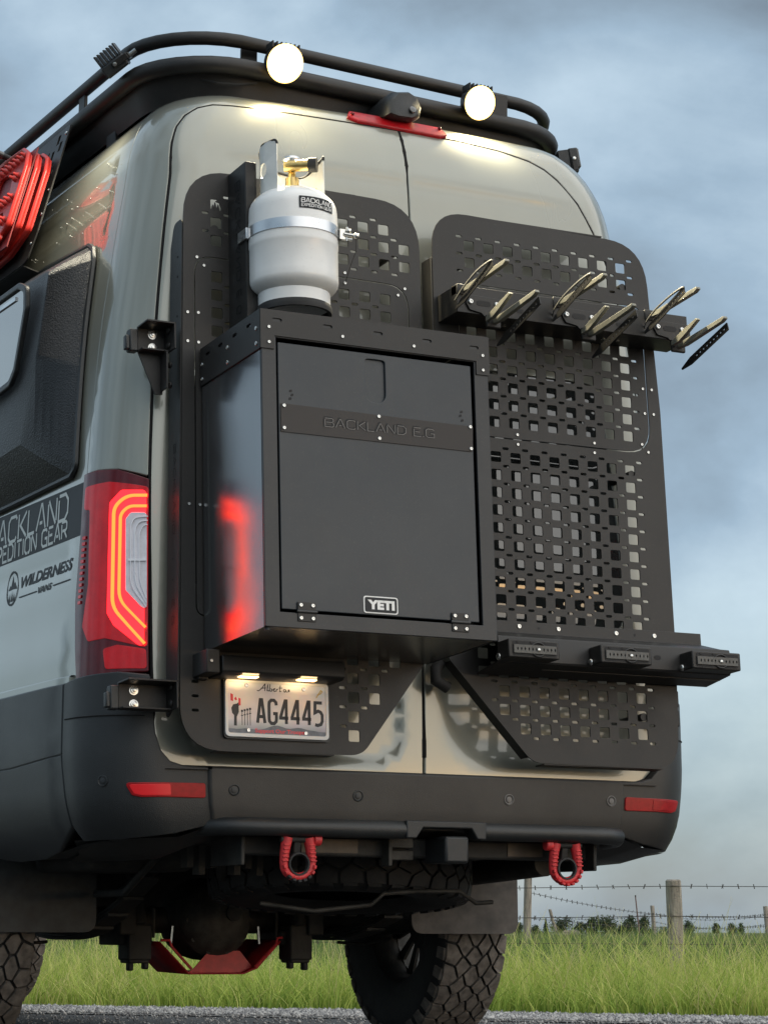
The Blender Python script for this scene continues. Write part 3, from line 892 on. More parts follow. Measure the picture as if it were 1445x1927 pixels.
# ================================================================== door racks
def sq(x, v, w=.0355, h=.0330): return rounded(rect(x - w / 2, v - h / 2, x + w / 2, v + h / 2), .005, 2)
def slot(x, v, w=.022, h=.0085):
    r = h / 2
    return arc_pts((x + w / 2 - r, v), r, -pi / 2, pi / 2, 4) + arc_pts((x - w / 2 + r, v), r, pi / 2, 3 * pi / 2, 4)
def grid_holes(outline, x0, cols, v0, rows, skip=(), margin=.006, nope=lambda x, v: False):
    hs = []
    for k in range(rows):
        if k in skip: continue
        for c in range(cols):
            x, v = x0 + c * .0684, v0 - k * .055
            h = sq(x, v)
            if nope(x, v): continue
            if all(inside(p, outline) for p in h) and min(edge_dist(p, outline) for p in h[::3]) > margin: hs.append(h)
    for k in range(-1, rows):
        for c in range(-1, cols):
            x, v = x0 + (c + .5) * .0684, v0 - (k + .5) * .055
            if nope(x, v): continue
            h = slot(x, v)
            if all(inside(p, outline) for p in h) and min(edge_dist(p, outline) for p in h[::3]) > margin * 1.6: hs.append(h)
    return hs
T = .0045
# ---- left rack
rackL = thing('equipment_rack', 'black perforated equipment panel on the left rear door, behind the storage box', 'rack', P3(-.42, -.27, 0), 'equipment panels on the rear doors')
outL = rounded([(-.822, -.277), (-.335, -.273), (-.262, -.272), (-.0455, .012), (-.028, 1.03), (-.028, 1.416), (-.797, 1.428)],
               [.13, 0, .07, .01, 0, .15, .15], 8)
seamL = rounded([(-.771, .10), (-.070, .10), (-.070, 1.153), (-.768, 1.163)], [.03, .03, .075, .06], 6)
def blkL(x, v): return False
upper = [p for p in outL]
hL = [h for h in grid_holes(outL, -.6965, 10, 1.3225, 29, (), .03) if not inside(h[0], seamL) and edge_dist(h[0], seamL) > .02]
hL = [h for h in hL if (sum(p[1] for p in h) / len(h) > 1.17 or sum(p[1] for p in h) / len(h) < .09)]
hL = [h for h in hL if not (sum(p[1] for p in h) / len(h) < .09 and sum(p[0] for p in h) / len(h) < -.34)]
hL = [h for h in hL if not (sum(p[1] for p in h) / len(h) > 1.17 and -.64 < sum(p[0] for p in h) / len(h) < -.33)]
for v in (-.085, -.125, -.165): hL.append(slot(-.775, v))
emb = rect(-.713, 1.310, -.679, 1.346)
hL = [h for h in hL if not (abs(sum(p[0] for p in h) / len(h) + .6965) < .005 and abs(sum(p[1] for p in h) / len(h) - 1.3225) < .005)]
hL.append(rounded([(-.714, 1.306), (-.680, 1.306), (-.680, 1.340), (-.714, 1.340)], .006, 2))
plate('face_plate', outL, hL + [seamL], T, BLACK, rackL, PD(-T))
mb = MB()                                                            # pine trees standing in the emblem cut-out
for x0, w, h in ((-.706, .011, .018), (-.699, .013, .026), (-.690, .011, .020)):
    mb.prism([(x0 - w / 2, 1.306), (x0 + w / 2, 1.306), (x0, 1.306 + h)], -T, 0)
mb.prism([(-.698, 1.334), (-.691, 1.340), (-.680, 1.340), (-.680, 1.318), (-.686, 1.331)], -T, 0)
mb.obj('emblem', BLACK, rackL, PM, smooth=0)
inL = rounded([(-.767, .104), (-.074, .104), (-.074, 1.149), (-.764, 1.159)], [.027, .027, .072, .057], 6)
hI = [h for h in grid_holes(inL, -.6965, 10, 1.3225, 29, (), .02)]
hI = [h for h in hI if not (-.645 < sum(p[0] for p in h) / len(h) < -.33 and sum(p[1] for p in h) / len(h) > .9)]
hI = [h for h in hI if sum(p[1] for p in h) / len(h) > .86]
plate('insert_plate', inL, hI, T, BLACK, rackL, PD(-T))
for x, v in ((-.759, 1.1546), (-.737, 1.132), (-.789, .985), (-.756, .987), (-.7895, .8985), (-.756, .898), (-.283, 1.1684), (-.283, 1.1367), (-.083, 1.1436), (-.1065, 1.1207), (-.789, .42), (-.756, .42)):
    screw('screw', x, v, 0, rackL)
# bent flange down the outer edge with cut-through lettering
fl = rounded([(0, -.12), (.085, -.20), (.085, 1.20), (.06, 1.27), (0, 1.27)], [.02, .03, .03, .03, .02])
FLM = frame(P3(-.8205, 0, -T), (0, 1, 0), (-.0, SL, CL)) if False else None
XF = Vector((0, -CL, SL)); YF = Vector((.0175, SL, CL)).normalized()
FM = frame(P3(-.8195, 0, -T - .0), XF, YF)          # local x towards the viewer, y up, z = -x side
if (FM.to_3x3() @ Vector((0, 0, 1))).x > 0: FM = frame(P3(-.8195, 0, -T), -XF, YF)
flx = [(-p[0], p[1]) for p in fl] if (FM.to_3x3() @ Vector((1, 0, 0))).dot(XF) > 0 else fl
fo = plate('side_flange', flx, [], T, BLACK, rackL, FM)
mb = MB(); sgx = -1 if flx is not fl else 1
def vert_map(x0, y0): return lambda x, y: FM @ Vector((x0 - sgx * y * -1 * 1 if False else x0 + y * (1 if sgx < 0 else -1), y0 - x, T + .0012))
stroke_text(mb, 'BACKLAND', .26, .016, .0028, vert_map(sgx * .045 if sgx > 0 else -.045, .60), gap=.35)
mb.obj('flange_lettering', LETTERD, fo, smooth=0); mb = MB()
stroke_text(mb, 'E G', .07, .016, .0028, vert_map(sgx * .045 if sgx > 0 else -.045, .15), gap=.4)
mb.obj('flange_lettering', LETTERD, fo, smooth=0)
for v in (.27, .21): mb = MB(); ribbon(mb, [(0, 0), (.005, 0)], .005, vert_map(sgx * .04 if sgx > 0 else -.04, v)); mb.obj('flange_dot', LETTERD, fo, smooth=0)
for v in (1.10, 1.16, .98):
    mb = MB(); mb.prism(slot(0, 0, .010, .006), T, T + .001, FM @ Matrix.Translation((flx[0][0] + sgx * .03, v, 0))); mb.obj('flange_slot', LETTERD, fo, smooth=0)
# bent lip under the lower edge and stand-offs to the door
MB().box((-.53, -.274, -.028), (.36, .004, .052), PM).obj('bottom_lip', BLACK, rackL)
MB().box((-.42, 1.4195, -.028), (.36, .004, .050), PM).obj('top_lip', BLACK, rackL)
for x, v in ((-.70, .05), (-.15, .12), (-.70, 1.25), (-.12, 1.25), (-.70, .65), (-.12, .65)):
    MB().cyl(P3(x, v, -T), P3(x, v, -.135), .012).obj('stand_off', BLACK, rackL)

# hinge brackets on the left edge
def hinge(vc, gusset, xw, h):
    x0, x1 = -.935 + xw, -.832
    b = MB()
    d0, d1 = -.060, .020
    b.box(((x0 + x1) / 2, vc, d0), (x1 - x0, h, .006), PM)
    b.box(((x0 + x1) / 2, vc + h / 2 - .003, (d0 + d1) / 2), (x1 - x0, .006, d1 - d0), PM)
    b.box(((x0 + x1) / 2, vc - h / 2 + .003, d0 + .020), (x1 - x0, .006, .040), PM)
    b.box((x1 - .003, vc, (d0 + d1) / 2), (.006, h, d1 - d0), PM)
    o = b.obj('hinge_bracket', BLACK, rackL, bevel=.0015)
    for dv in (.017, -.022):
        m2 = MB(); Q = PM @ Matrix.Translation((x0 + .045, vc + dv, d0 + .003))
        m2.lathe([(.0135, 0), (.0135, .0025), (.0095, .0028), (.0095, .008), (.0055, .0085), (.0055, .013), (.003, .0135)], 18, Q)
        m2.obj('bolt', CHROME, o)
    for dv in (.025, -.020):
        m2 = MB(); m2.sphere((x1 - .008, vc + dv, -.02), .011, 12, 6, (.5, 1, 1), PM); m2.obj('rivet', BLACK, o)
    k = MB()
    k.box((x0 - .012, vc - .005, d0 - .005), (.026, h * .86, .030), PM)
    k.box((x0 - .030, vc - .012, d0 - .004), (.014, h * .55, .022), PM)
    k.obj('hinge_knuckle', PLASTIC, o, bevel=.004)
    m2 = MB(); m2.cyl(P3(x0 - .012, vc - .005 - h * .36, d0 - .02), P3(x0 - .012, vc - .005 + h * .36, d0 - .02), .012); m2.obj('hinge_pin', PLASTIC, o)
    if gusset:
        g_ = MB(); g_.prism([(x0 + .003, vc - h / 2), (x1, vc - h / 2), (x1 - .012, vc - h / 2 - .118), (x1 - .034, vc - h / 2 - .118)], d0 - .004, d0 + .002, PM)
        g_.box((x1 - .016, vc - h / 2 - .055, -.035), (.005, .110, .05), PM)
        g_.obj('gusset', BLACK, o)
        for dv in (-.075, -.135):
            m2 = MB(); m2.sphere((x1 + .0, vc + dv, -.03), .010, 12, 6, (.6, 1, 1), PM); m2.obj('rivet', BLACK, o)
hinge(.905, True, .015, .078)
hinge(-.126, False, -.045, .078)

# ---- right rack
rackR = thing('equipment_rack', 'black perforated equipment panel on the right rear door, without a box', 'rack', P3(.45, -.27, 0), 'equipment panels on the rear doors')
outR = rounded([(.30, -.274), (.815, -.279), (.826, .07), (.815, .85), (.782, 1.40), (.016, 1.413), (.016, .62), (.030, .022)],
               [.08, .10, 0, 0, .15, .12, 0, .012], 8)
seamR = rounded([(.10, .709), (.775, .709), (.766, 1.10), (.766, 1.19), (.10, 1.19)], [.02, .09, 0, .04, .04], 6)
inR = rounded([(.104, .713), (.771, .713), (.762, 1.10), (.762, 1.186), (.104, 1.186)], [.016, .086, 0, .036, .036], 6)
cen = lambda h: (sum(p[0] for p in h) / len(h), sum(p[1] for p in h) / len(h))
hA = grid_holes(outR, .1443, 9, 1.311, 28, (11,), .012)
hR = [h for h in hA if not inside(h[0], seamR) and edge_dist(cen(h), seamR) > .022]
hR = [h for h in hR if not (.10 < cen(h)[1] < .145) and not (cen(h)[1] < .9 and cen(h)[0] < .12)]
hI = [h for h in hA if inside(h[0], inR) and edge_dist(cen(h), inR) > .022]
hR = [h for h in hR if not inside(h[0], seamR)]
plate('face_plate', outR, hR + [seamR], T, BLACK, rackR, PD(-T))
plate('insert_plate', inR, hI, T, BLACK, rackR, PD(-T))
for x, v in ((.2903, .6955), (.564, .7259), (.563, .6949), (.739, .7384), (.761, .715), (.290, .726), (.752, .92), (.785, .92), (.755, .84), (.788, .84), (.075, 1.12), (.12, 1.155)):
    screw('screw', x, v, 0, rackR)
MB().box((.55, -.2765, -.028), (.42, .004, .050), PM).obj('bottom_lip', BLACK, rackR)
MB().box((.40, 1.4085, -.028), (.46, .004, .050), PM).obj('top_lip', BLACK, rackR)
mb = MB(); mb.box((.0145, .95, -.035), (.005, .62, .062), PM); mb.obj('edge_flange', BLACK, rackR, bevel=.002)
mb = MB(); mb.cyl(P3(.0145, 1.28, -.034), P3(.0145, .02, -.034), .0)
mb = MB(); mb.tube([P3(.030, .022, -.05), P3(.012, .0, -.05), P3(.010, -.035, -.05), P3(.05, -.055, -.05)], .018, 12); mb.obj('rubber_buffer', RUBBER, rackR)
d0, d1 = Vector((.036, .018)), Vector((.288, -.258))
ang = (d1 - d0).normalized()
MB().add([P3(*(d0), 0), P3(*(d1), 0), P3(*(d1), -.05), P3(*(d0), -.05)], [(0, 1, 2, 3)]).obj('diagonal_lip', BLACK, rackR)
for x, v in ((.12, .15), (.70, -.12), (.12, 1.25), (.70, 1.25), (.10, .70), (.70, .64)):
    MB().cyl(P3(x, v, -T), P3(x, v, -.13), .012).obj('stand_off', BLACK, rackR)
# right-hand hinge brackets, mostly hidden behind the panel
for v in (-.05, -.11):
    MB().box((.845, v, -.07), (.04, .052, .03), PM).obj('hinge_bracket', BLACK, rackR, bevel=.004)

# ================================================================== storage box
BX0, BX1, BH, BD = -.748, -.046, .8715, .417
box = thing('storage_box', 'black metal storage box with hinged front door and YETI badge', 'storage box', P3(-.40, 0, .2))
DG = [(-.7052, .0412), (-.090, .0412), (-.090, .7985), (-.7052, .7995)]
front = [(BX0, 0), (BX1, 0), (BX1, BH), (BX0, BH)]
plate('front_frame', front, [DG], .010, BOXBLACK, box, PD(BD - .010), bevel=.0015)
mb = MB()                                                            # carcass: sides, top, floor, back
mb.box((BX0 + .002, BH / 2, (BD - .010) / 2 + .003), (.004, BH, BD - .018), PM)
mb.obj('side_sheet', mat('brushed_satin_side', (.24, .243, .248), .18, .9, bump=.02, bscale=900, rvar=.05, vscale=4, var=.1), box)
MB().box((BX1 - .002, BH / 2, (BD - .010) / 2 + .003), (.004, BH, BD - .018), PM).obj('side_sheet', BOXBLACK, box)
MB().box(((BX0 + BX1) / 2, BH - .003, (BD - .010) / 2 + .003), (BX1 - BX0 - .012, .004, BD - .020), PM).obj('top_sheet', BOXBLACK, box)
MB().box(((BX0 + BX1) / 2, .003, (BD - .010) / 2 + .003), (BX1 - BX0 - .012, .004, BD - .020), PM).obj('floor_sheet', mat('scuffed_black_floor', (.040, .036, .032), .22, var=.4, vscale=10, bump=.1, bscale=300), box)
MB().box(((BX0 + BX1) / 2, BH / 2, .006), (BX1 - BX0 - .012, BH - .012, .006), PM).obj('back_sheet', BOXBLACK, box)
MB().box((-.3975, .42, BD - .040), (.60, .745, .004), PM).obj('recess_back', SEAM, box)
# door with a recessed pull
DD = [(-.6985, .0500), (-.0995, .0492), (-.0995, .7865), (-.6985, .7885)]
pull = rounded([(-.4335, .80), (-.4335, .648), (-.3715, .648), (-.3715, .80)], [0, .031, .031, 0], 8)
pull = [p for p in pull]
pullb = rounded([(-.4335, .772), (-.4335, .648), (-.3715, .648), (-.3715, .772)], [.012, .031, .031, .012], 8)
door = plate('door', DD, [pullb], .008, BOXDOOR, box, PD(BD - .011), bevel=.002)
plate('pull_recess', [(x, v) for x, v in rounded([(-.440, .78), (-.440, .640), (-.365, .640), (-.365, .78)], .01)], [], .003, BOXDOOR, door, PD(BD - .0135))
npl = plate('name_plate', rounded([(-.6935, .5370), (-.1030, .5355), (-.1003, .6085), (-.6935, .6160)], .002, 2), [], .003, NAMEP, door, PD(BD - .003))
mb = MB(); stroke_text(mb, 'BACKLAND E.G', .337, .024, .0052, lambda x, y: P3(-.5645 + x, .5655 + y, BD + .0008), gap=.26)
mb.obj('plate_lettering', LETTERD, npl, smooth=0)
mb = MB(); stroke_text(mb, 'BACKLAND E.G', .337, .024, .0013, lambda x, y: P3(-.5620 + x, .5632 + y, BD + .0012), gap=.26)
mb.obj('lettering_highlight', mat('pale_edge_highlight', (.20, .19, .18), .4, var=.1), npl, smooth=0)  # highlight on the letter edges, painted as pale offset strokes
for x, v in ((-.684, .610), (-.6845, .5476), (-.397, .608), (-.3965, .5455), (-.109, .6066), (-.1086, .5435)):
    screw('screw', x, v, BD, npl, .0055)
for x, v in ((-.6625, .654), (-.6585, .643), (-.6645, .632), (-.1345, .649), (-.1385, .637), (-.133, .624)):
    mb = MB(); mb.prism(rounded([(x - .004, v - .004), (x + .005, v - .002), (x + .004, v + .004), (x - .002, v + .003)], .001, 2), BD - .003, BD - .0018, PM); mb.obj('vent_louvre', LETTERD, door, smooth=0)
# YETI badge
bad = MB(); bad.prism(rounded(rect(-.4565, .0545, -.3525, .1015), .008, 4), BD - .003, BD - .001, PM)
bd_ = bad.obj('badge', WHITE, door)
MB().prism(rounded(rect(-.4530, .0578, -.3560, .0982), .006, 4), BD - .001, BD - .0002, PM).obj('badge_field', DECAL, bd_)
me = fit_text(font_mesh('YETI', .1, .006), .082, .026)
mesh_obj('badge_lettering', me, WHITE, bd_, PM @ Matrix.Translation((-.4045, .0780, BD + .0005)), smooth=0)
# hinges
for x0 in (-.6545, -.1885):
    h = MB(); h.prism(rounded(rect(x0, .0185, x0 + .053, .0415), .003, 3), BD, BD + .0030, PM); h.prism(rounded(rect(x0, .0490, x0 + .053, .0715), .003, 3), BD - .003, BD + .0030, PM)
    h.prism(rect(x0 - .002, .040, x0 + .055, .050), BD - .003, BD + .001, PM)
    o = h.obj('door_hinge', BLACK, box, bevel=.001)
    MB().cyl(P3(x0 - .003, .045, BD + .003), P3(x0 + .056, .045, BD + .003), .0048, 12).obj('hinge_barrel', PLASTIC, o)
    for dx in (.009, .044):
        for v in (.0275, .0625): screw('screw', x0 + dx, v, BD + .003, o, .0058)
# upper reinforcing band wrapped round the front and the left side
fb = [(BX0 - .004, .7655), (-.711, .7655), (-.711, .8035), (-.0845, .8015), (-.0845, .7625), (BX1 + .004, .7625), (BX1 + .004, .8765), (BX0 - .004, .8765)]
hs = [slot(x, v, .030, .010) for x, v in ((-.7026, .8487), (-.55, .8478), (-.395, .8461), (-.2411, .8425), (-.0899, .8402))]
band = plate('top_band', fb, hs, .004, BLACK, box, PD(BD + .0005))
for x, v in ((-.7278, .826), (-.7278, .7833), (-.5052, .824), (-.2837, .8218), (-.0638, .8193), (-.064, .7762)): screw('screw', x, v, BD + .0045, band)
SM = frame(P3(BX0 - .0005, 0, 0), PM.to_3x3() @ Vector((0, 0, 1)), PM.to_3x3() @ Vector((0, 1, 0)))   # local x = depth, y = up
zs = (SM.to_3x3() @ Vector((0, 0, 1))).x
if zs > 0: SM = SM @ Matrix.Diagonal((1, 1, 1, 1))
sgz = 1 if zs < 0 else -1
sb = [(.006, .7655), (BD + .0005, .7655), (BD + .0005, .8765), (.006, .8765)]
hs = [slot(x, v, .030, .010) for x, v in ((.06, .848), (.15, .848), (.25, .848), (.345, .848))]
t0 = .0005 if sgz > 0 else -.0045
band2 = plate('top_band', sb, hs, .004, BLACK, box, SM, z0=t0)
band3 = MB(); band3.box((BX1 + .0025, .819, BD / 2), (.004, .114, BD - .01), PM); band3.obj('top_band', BLACK, box)
for d, v in ((.395, .826), (.395, .783), (.20, .826), (.20, .783), (.02, .826), (.02, .783)):
    mb = MB(); mb.lathe([(.0062, 0), (.0062, .0015), (.005, .003), (.0026, .003), (.0022, .0015)], 12, frame(P3(BX0 - .0050, v, d), PM.to_3x3() @ Vector((0, 0, 1)), PM.to_3x3() @ Vector((0, 1, 0))))
    mb.obj('screw', CHROME, band2)
MB().cyl(P3(-.735, .0, .40), P3(-.735, -.008, .40), .008).obj('drain_stub', PLASTIC, box)
for x in (-.76,):
    MB().box((x, -.045, .012), (.03, .075, .022), PM).obj('mounting_lug', BLACK, box, bevel=.003); screw('screw', x - .002, -.045, .023, box)

# ================================================================== gas bottle and its bracket
tb = thing('bottle_bracket', 'tall black channel bracket with cut lettering beside the white gas bottle', 'bracket', P3(-.63, .95, .05))
mb = MB()
mb.box((-.655, 1.185, .060), (.005, .47, .120), PM); mb.box((-.630, 1.185, .0), (.055, .47, .005), PM); mb.box((-.640, 1.185, .1225), (.034, .47, .005), PM)
mb.box((-.530, .935, .025), (.24, .005, .05), PM)
mb.obj('channel', BLACK, tb, bevel=.0012)
mb = MB()
stroke_text(mb, 'BACKLAND', .30, .030, .0045, lambda x, y: PM @ Vector((-.6588, 1.375 - x, .085 - y)), gap=.4)
stroke_text(mb, 'E G', .07, .030, .0045, lambda x, y: PM @ Vector((-.6588, 1.045 - x, .085 - y)), gap=.4)
mb.obj('bracket_lettering', LETTERD, tb, smooth=0)
mb = MB(); mb.box((-.415, 1.0, .05), (.012, .10, .10), PM); mb.box((-.43, .957, .10), (.045, .014, .10), PM); mb.obj('foot_cradle', BLACK, tb, bevel=.003)
TX, TD = -.526, .160
tank = thing('gas_bottle', 'white propane gas bottle strapped above the storage box', 'gas bottle', P3(TX, .955, TD))
TM = frame(P3(TX, 0, TD), (1, 0, 0), PM.to_3x3() @ Vector((0, 0, -1)))      # local z = up along the rack
if (TM.to_3x3() @ Vector((0, 0, 1))).z < 0: TM = frame(P3(TX, 0, TD), (1, 0, 0), PM.to_3x3() @ Vector((0, 0, 1)))
prof = [(.002, .998)] + [(.128 * sin(a), 1.050 - .052 * cos(a)) for a in [i * pi / 2 / 10 for i in range(1, 11)]]
prof += [(.128, 1.070), (.128, 1.148), (.1294, 1.151), (.1296, 1.160), (.1296, 1.225), (.1290, 1.232), (.128, 1.262)]
prof += [(.128 * cos(a), 1.262 + .078 * sin(a)) for a in [i * pi / 2 / 10 for i in range(1, 10)]] + [(.02, 1.3402)]
MB().lathe(prof, 56, TM).obj('bottle_body', TANKW, tank, smooth=50)
MB().lathe([(.101, .968), (.1035, .968), (.104, 1.016), (.101, 1.016), (.101, .968)], 48, TM, caps=False).obj('foot_ring', TANKW, tank)
ft = MB().lathe([(.098, .958), (.107, .958), (.1085, .968), (.1065, .980), (.1035, .982), (.0985, .978), (.098, .958)], 48, TM, caps=False); ft.obj('rubber_foot', RUBBER, tank, smooth=60)
# collar: two tall guards round the valve
def collar(a0, a1, htop, holes):
    R_ = .094; n = 26; mb = MB()
    wd_ = (a1 - a0) * R_
    lp = rounded([(0, 0), (wd_, 0), (wd_, htop(1)), (wd_ * .5, htop(.5)), (0, htop(0))], [0, 0, .012, .05, .012], 5)
    vs, tris, bdr = tri_fill(dens(lp, .008), holes(wd_), [])
    V = []
    for o in (0, -.004):
        for x, y in vs:
            a = a0 + x / R_
            V.append(TM @ Vector(((R_ + o) * cos(a), (R_ + o) * sin(a), 1.308 + y)))
    k = len(vs)
    mb.add(V, [tuple(f) for f in tris] + [tuple(k + i for i in f[::-1]) for f in tris] + [(b, a, k + a, k + b) for a, b in bdr])
    mb.obj('valve_guard', TANKCOLLAR, tank, smooth=25)
    top = [(x, y) for x, y in lp if y > .02]
    rim = MB(); rim.tube([TM @ Vector(((R_ - .002) * cos(a0 + x / R_), (R_ - .002) * sin(a0 + x / R_), 1.308 + y)) for x, y in top], .0038, 6); rim.obj('guard_edging', RUBBER, tank)
ovalh = lambda cx, cy, rx, ry: [(cx + rx * cos(t * pi / 8), cy + ry * sin(t * pi / 8)) for t in range(16)]
# angle 0 = +x (right), -90deg = towards the viewer in TM? find the viewer side
vy = (TM.to_3x3() @ Vector((0, 1, 0))).y
S_ = -1 if vy > 0 else 1                                              # local y sign that points to the viewer
collar(radians(146), radians(218), lambda t: .155 if t > .35 else .142, lambda w: [ovalh(w * .5, .075, .020, .022)]) if S_ < 0 else collar(radians(98), radians(210), lambda t: .128 if t < .65 else .118, lambda w: [ovalh(w * .62, .062, .022, .022)])
collar(radians(-22), radians(112), lambda t: (.140 if t < .1 else .098 if t < .7 else .12), lambda w: [ovalh(w * .30, .045, .014, .014), ovalh(w * .72, .045, .02, .014)]) if S_ < 0 else collar(radians(-120), radians(15), lambda t: (.108 if t > .9 else .078), lambda w: [ovalh(w * .30, .045, .014, .014)])
vb = MB(); vb.lathe([(.020, 1.335), (.020, 1.372), (.011, 1.376), (.011, 1.402)], 16, TM); vb.obj('valve_body', BRASS, tank)
vb = MB(); vb.cyl(TM @ Vector((-.028, S_ * .01, 1.404)), TM @ Vector((.030, S_ * .05, 1.402)), .017, 16); vb.obj('valve_nut', BRASS, tank)
vb = MB(); vb.cyl(TM @ Vector((.030, S_ * .05, 1.402)), TM @ Vector((.050, S_ * .064, 1.401)), .0215, 20); vb.obj('valve_cap', RUBBER, tank)
vb = MB(); vb.lathe([(.010, 1.415), (.026, 1.420), (.028, 1.428), (.024, 1.436), (.004, 1.437)], 20, TM); vb.obj('valve_wheel', STEEL, tank)
# sticker with lettering wrapped on the shoulder
def on_tank(a0, v0, r): return lambda x, y: TM @ Vector((r * cos(a0 + x / r), S_ * r * sin(a0 + x / r), v0 + y)) if S_ > 0 else TM @ Vector((r * cos(-(a0 + x / r)), r * sin(-(a0 + x / r)), v0 + y))
def wrap_patch(a0, x0, x1, v0, v1, r, m_, nm, par):
    f = (lambda x, y: TM @ Vector((r * cos(a0 + x / r), -abs(1) * r * sin(a0 + x / r) * (1 if S_ < 0 else -1), y)))
    mb = MB(); n = 14; V = []
    for i in range(n + 1):
        x = x0 + (x1 - x0) * i / n; V += [f(x, v0), f(x, v1)]
    mb.add(V, [(2 * i, 2 * i + 2, 2 * i + 3, 2 * i + 1) for i in range(n)])
    return mb.obj(nm, m_, par, smooth=60), f
# angle measured from +x towards the viewer: camera looks along +x+y, so the facing angle is about 117 deg
st, fmap = wrap_patch(0, .1298 * radians(55), .1298 * radians(107), 1.239, 1.275, .1298, DECAL, 'sticker', tank)
def sticker_map(x, y, r=.1306):
    a = radians(107) - .007 / r - x / r
    return fmap_r(a, y, r)
def fmap_r(a, y, r): return TM @ Vector((r * cos(a), -r * sin(a) * (1 if S_ < 0 else -1), y))
mb = MB(); stroke_text(mb, 'BACKLAND', .104, .0125, .0024, lambda x, y: sticker_map(x, 1.2560 + y)); stroke_text(mb, 'EXPEDITION GEAR', .104, .0080, .0016, lambda x, y: sticker_map(x, 1.2440 + y)); mb.obj('sticker_lettering', WHITE, st, smooth=0)
# steel strap with a latch
strap = thing('tank_strap', 'bright steel strap with over-centre latch round the gas bottle', 'strap', P3(TX, 1.24, TD))
MB().lathe([(.1308, 1.181), (.1325, 1.181), (.1325, 1.212), (.1308, 1.212), (.1308, 1.181)], 56, TM, caps=False).obj('band', STEEL, strap, smooth=30)
mb = MB(); mb.box((-.660, 1.196, .110), (.010, .034, .06), PM); mb.obj('band_anchor', STEEL, strap, bevel=.002)
lt = MB()
c = fmap_r(radians(30), 1.196, .140)
lt.box((0, 0, 0), (.020, .020, .030), Matrix.Translation(c)); lt.cyl(c + Vector((.004, -.01, .0)), c + Vector((.034, -.026, -.006)), .006, 10); lt.cyl(c + Vector((.0, 0, -.012)), c + Vector((.026, -.018, -.016)), .005, 10)
lt.sphere(c + Vector((.034, -.026, -.006)), .010); lt.sphere(c + Vector((.016, -.012, .010)), .009); lt.cyl(c + Vector((.012, -.01, -.02)), c + Vector((.012, -.01, .022)), .004, 8)
lo = lt.obj('latch', CHROME, strap)
MB().tube([c + Vector((.034, -.026, -.008)), c + Vector((.036, -.02, -.05)), c + Vector((.03, -.0, -.085)), P3(-.283, 1.137, .004)], .0011, 5).obj('latch_lanyard', RUBBER, lo)

# ================================================================== number plate and its lamps
lamp = thing('plate_lamp_bar', 'black lamp bar with two warm lamps above the licence plate', 'lamp bar', P3(-.55, -.05, .05))
mb = MB()
mb.prism([(0, -.022), (.095, -.022), (.100, -.030), (.100, -.068), (.085, -.076), (0, -.076)], 0, .375, PM @ frame((-.360, 0, 0), (0, 0, 1), (0, 1, 0)))
lb = mb.obj('lamp_housing', BLACK, lamp, bevel=.003)
MB().box((-.762, -.042, .05), (.040, .066, .10), PM).obj('end_cap', BLACK, lamp, bevel=.003); screw('screw', -.768, -.042, .10, lamp)
for x in (-.647, -.469):
    MB().box((x, -.0775, .075), (.055, .004, .020), PM).obj('lamp_lens', PLATELAMP, lamp)
    ld = bpy.data.lights.new('plate_lamp', 'AREA'); ld.energy = .10; ld.color = (1, .68, .35); ld.size = .05
    lo_ = bpy.data.objects.new('plate_lamp_light', ld); place(lo_, lamp, PM @ Matrix.Translation((x, -.0815, .072)) @ Matrix.Rotation(radians(90 - 24), 4, 'X'))
lp_ = thing('licence_plate', 'white Alberta licence plate AG4445 in a bright frame', 'licence plate', P3(-.53, -.235, .012))
def plate_paint():
    m_, t, b = nodes('plate_print')
    c = t.nodes.new('ShaderNodeTexCoord'); sp = t.nodes.new('ShaderNodeSeparateXYZ'); t.links.new(c.outputs['Object'], sp.inputs[0])
    r = t.nodes.new('ShaderNodeValToRGB'); mr = t.nodes.new('ShaderNodeMapRange')
    mr.inputs['From Min'].default_value, mr.inputs['From Max'].default_value = -.2318, -.0772
    t.links.new(sp.outputs['Y'], mr.inputs['Value']); t.links.new(mr.outputs[0], r.inputs['Fac'])
    e = r.color_ramp.elements
    e[0].position, e[0].color = 0.12, (.30, .33, .38, 1); e[1].position, e[1].color = .95, (.62, .66, .74, 1)
    for p_, c_ in ((.22, (.50, .52, .56)), (.30, (.72, .64, .62)), (.55, (.74, .66, .62)), (.75, (.66, .66, .70))):
        q = r.color_ramp.elements.new(p_); q.color = (*c_, 1)
    n = t.nodes.new('ShaderNodeTexNoise'); n.inputs['Scale'].default_value = 22; n.inputs['Detail'].default_value = 4
    t.links.new(c.outputs['Object'], n.inputs['Vector'])
    mx = t.nodes.new('ShaderNodeMix'); mx.data_type = 'RGBA'; mx.blend_type = 'SOFT_LIGHT'; mx.inputs[0].default_value = .55
    t.links.new(r.outputs['Color'], mx.inputs[6]); t.links.new(n.outputs['Color'], mx.inputs[7]); 
    hs_ = t.nodes.new('ShaderNodeHueSaturation'); hs_.inputs['Saturation'].default_value = .55; t.links.new(mx.outputs[2], hs_.inputs['Color'])
    t.links.new(hs_.outputs['Color'], b.inputs['Base Color']); b.inputs['Roughness'].default_value = .35
    return m_
PX0, PX1, PY0, PY1 = -.688, -.376, -.2325, -.0770
plate('plate_sheet', rounded(rect(PX0, PY0, PX1, PY1), .012), [], .003, plate_paint(), lp_, PD(.010))
plate('plate_frame', rounded(rect(PX0 - .003, PY0 - .003, PX1 + .003, PY1 + .003), .014), [rounded(rect(PX0 + .006, PY0 + .007, PX1 - .006, PY1 - .006), .008)], .0055, WHITE, lp_, PD(.010), bevel=.001)
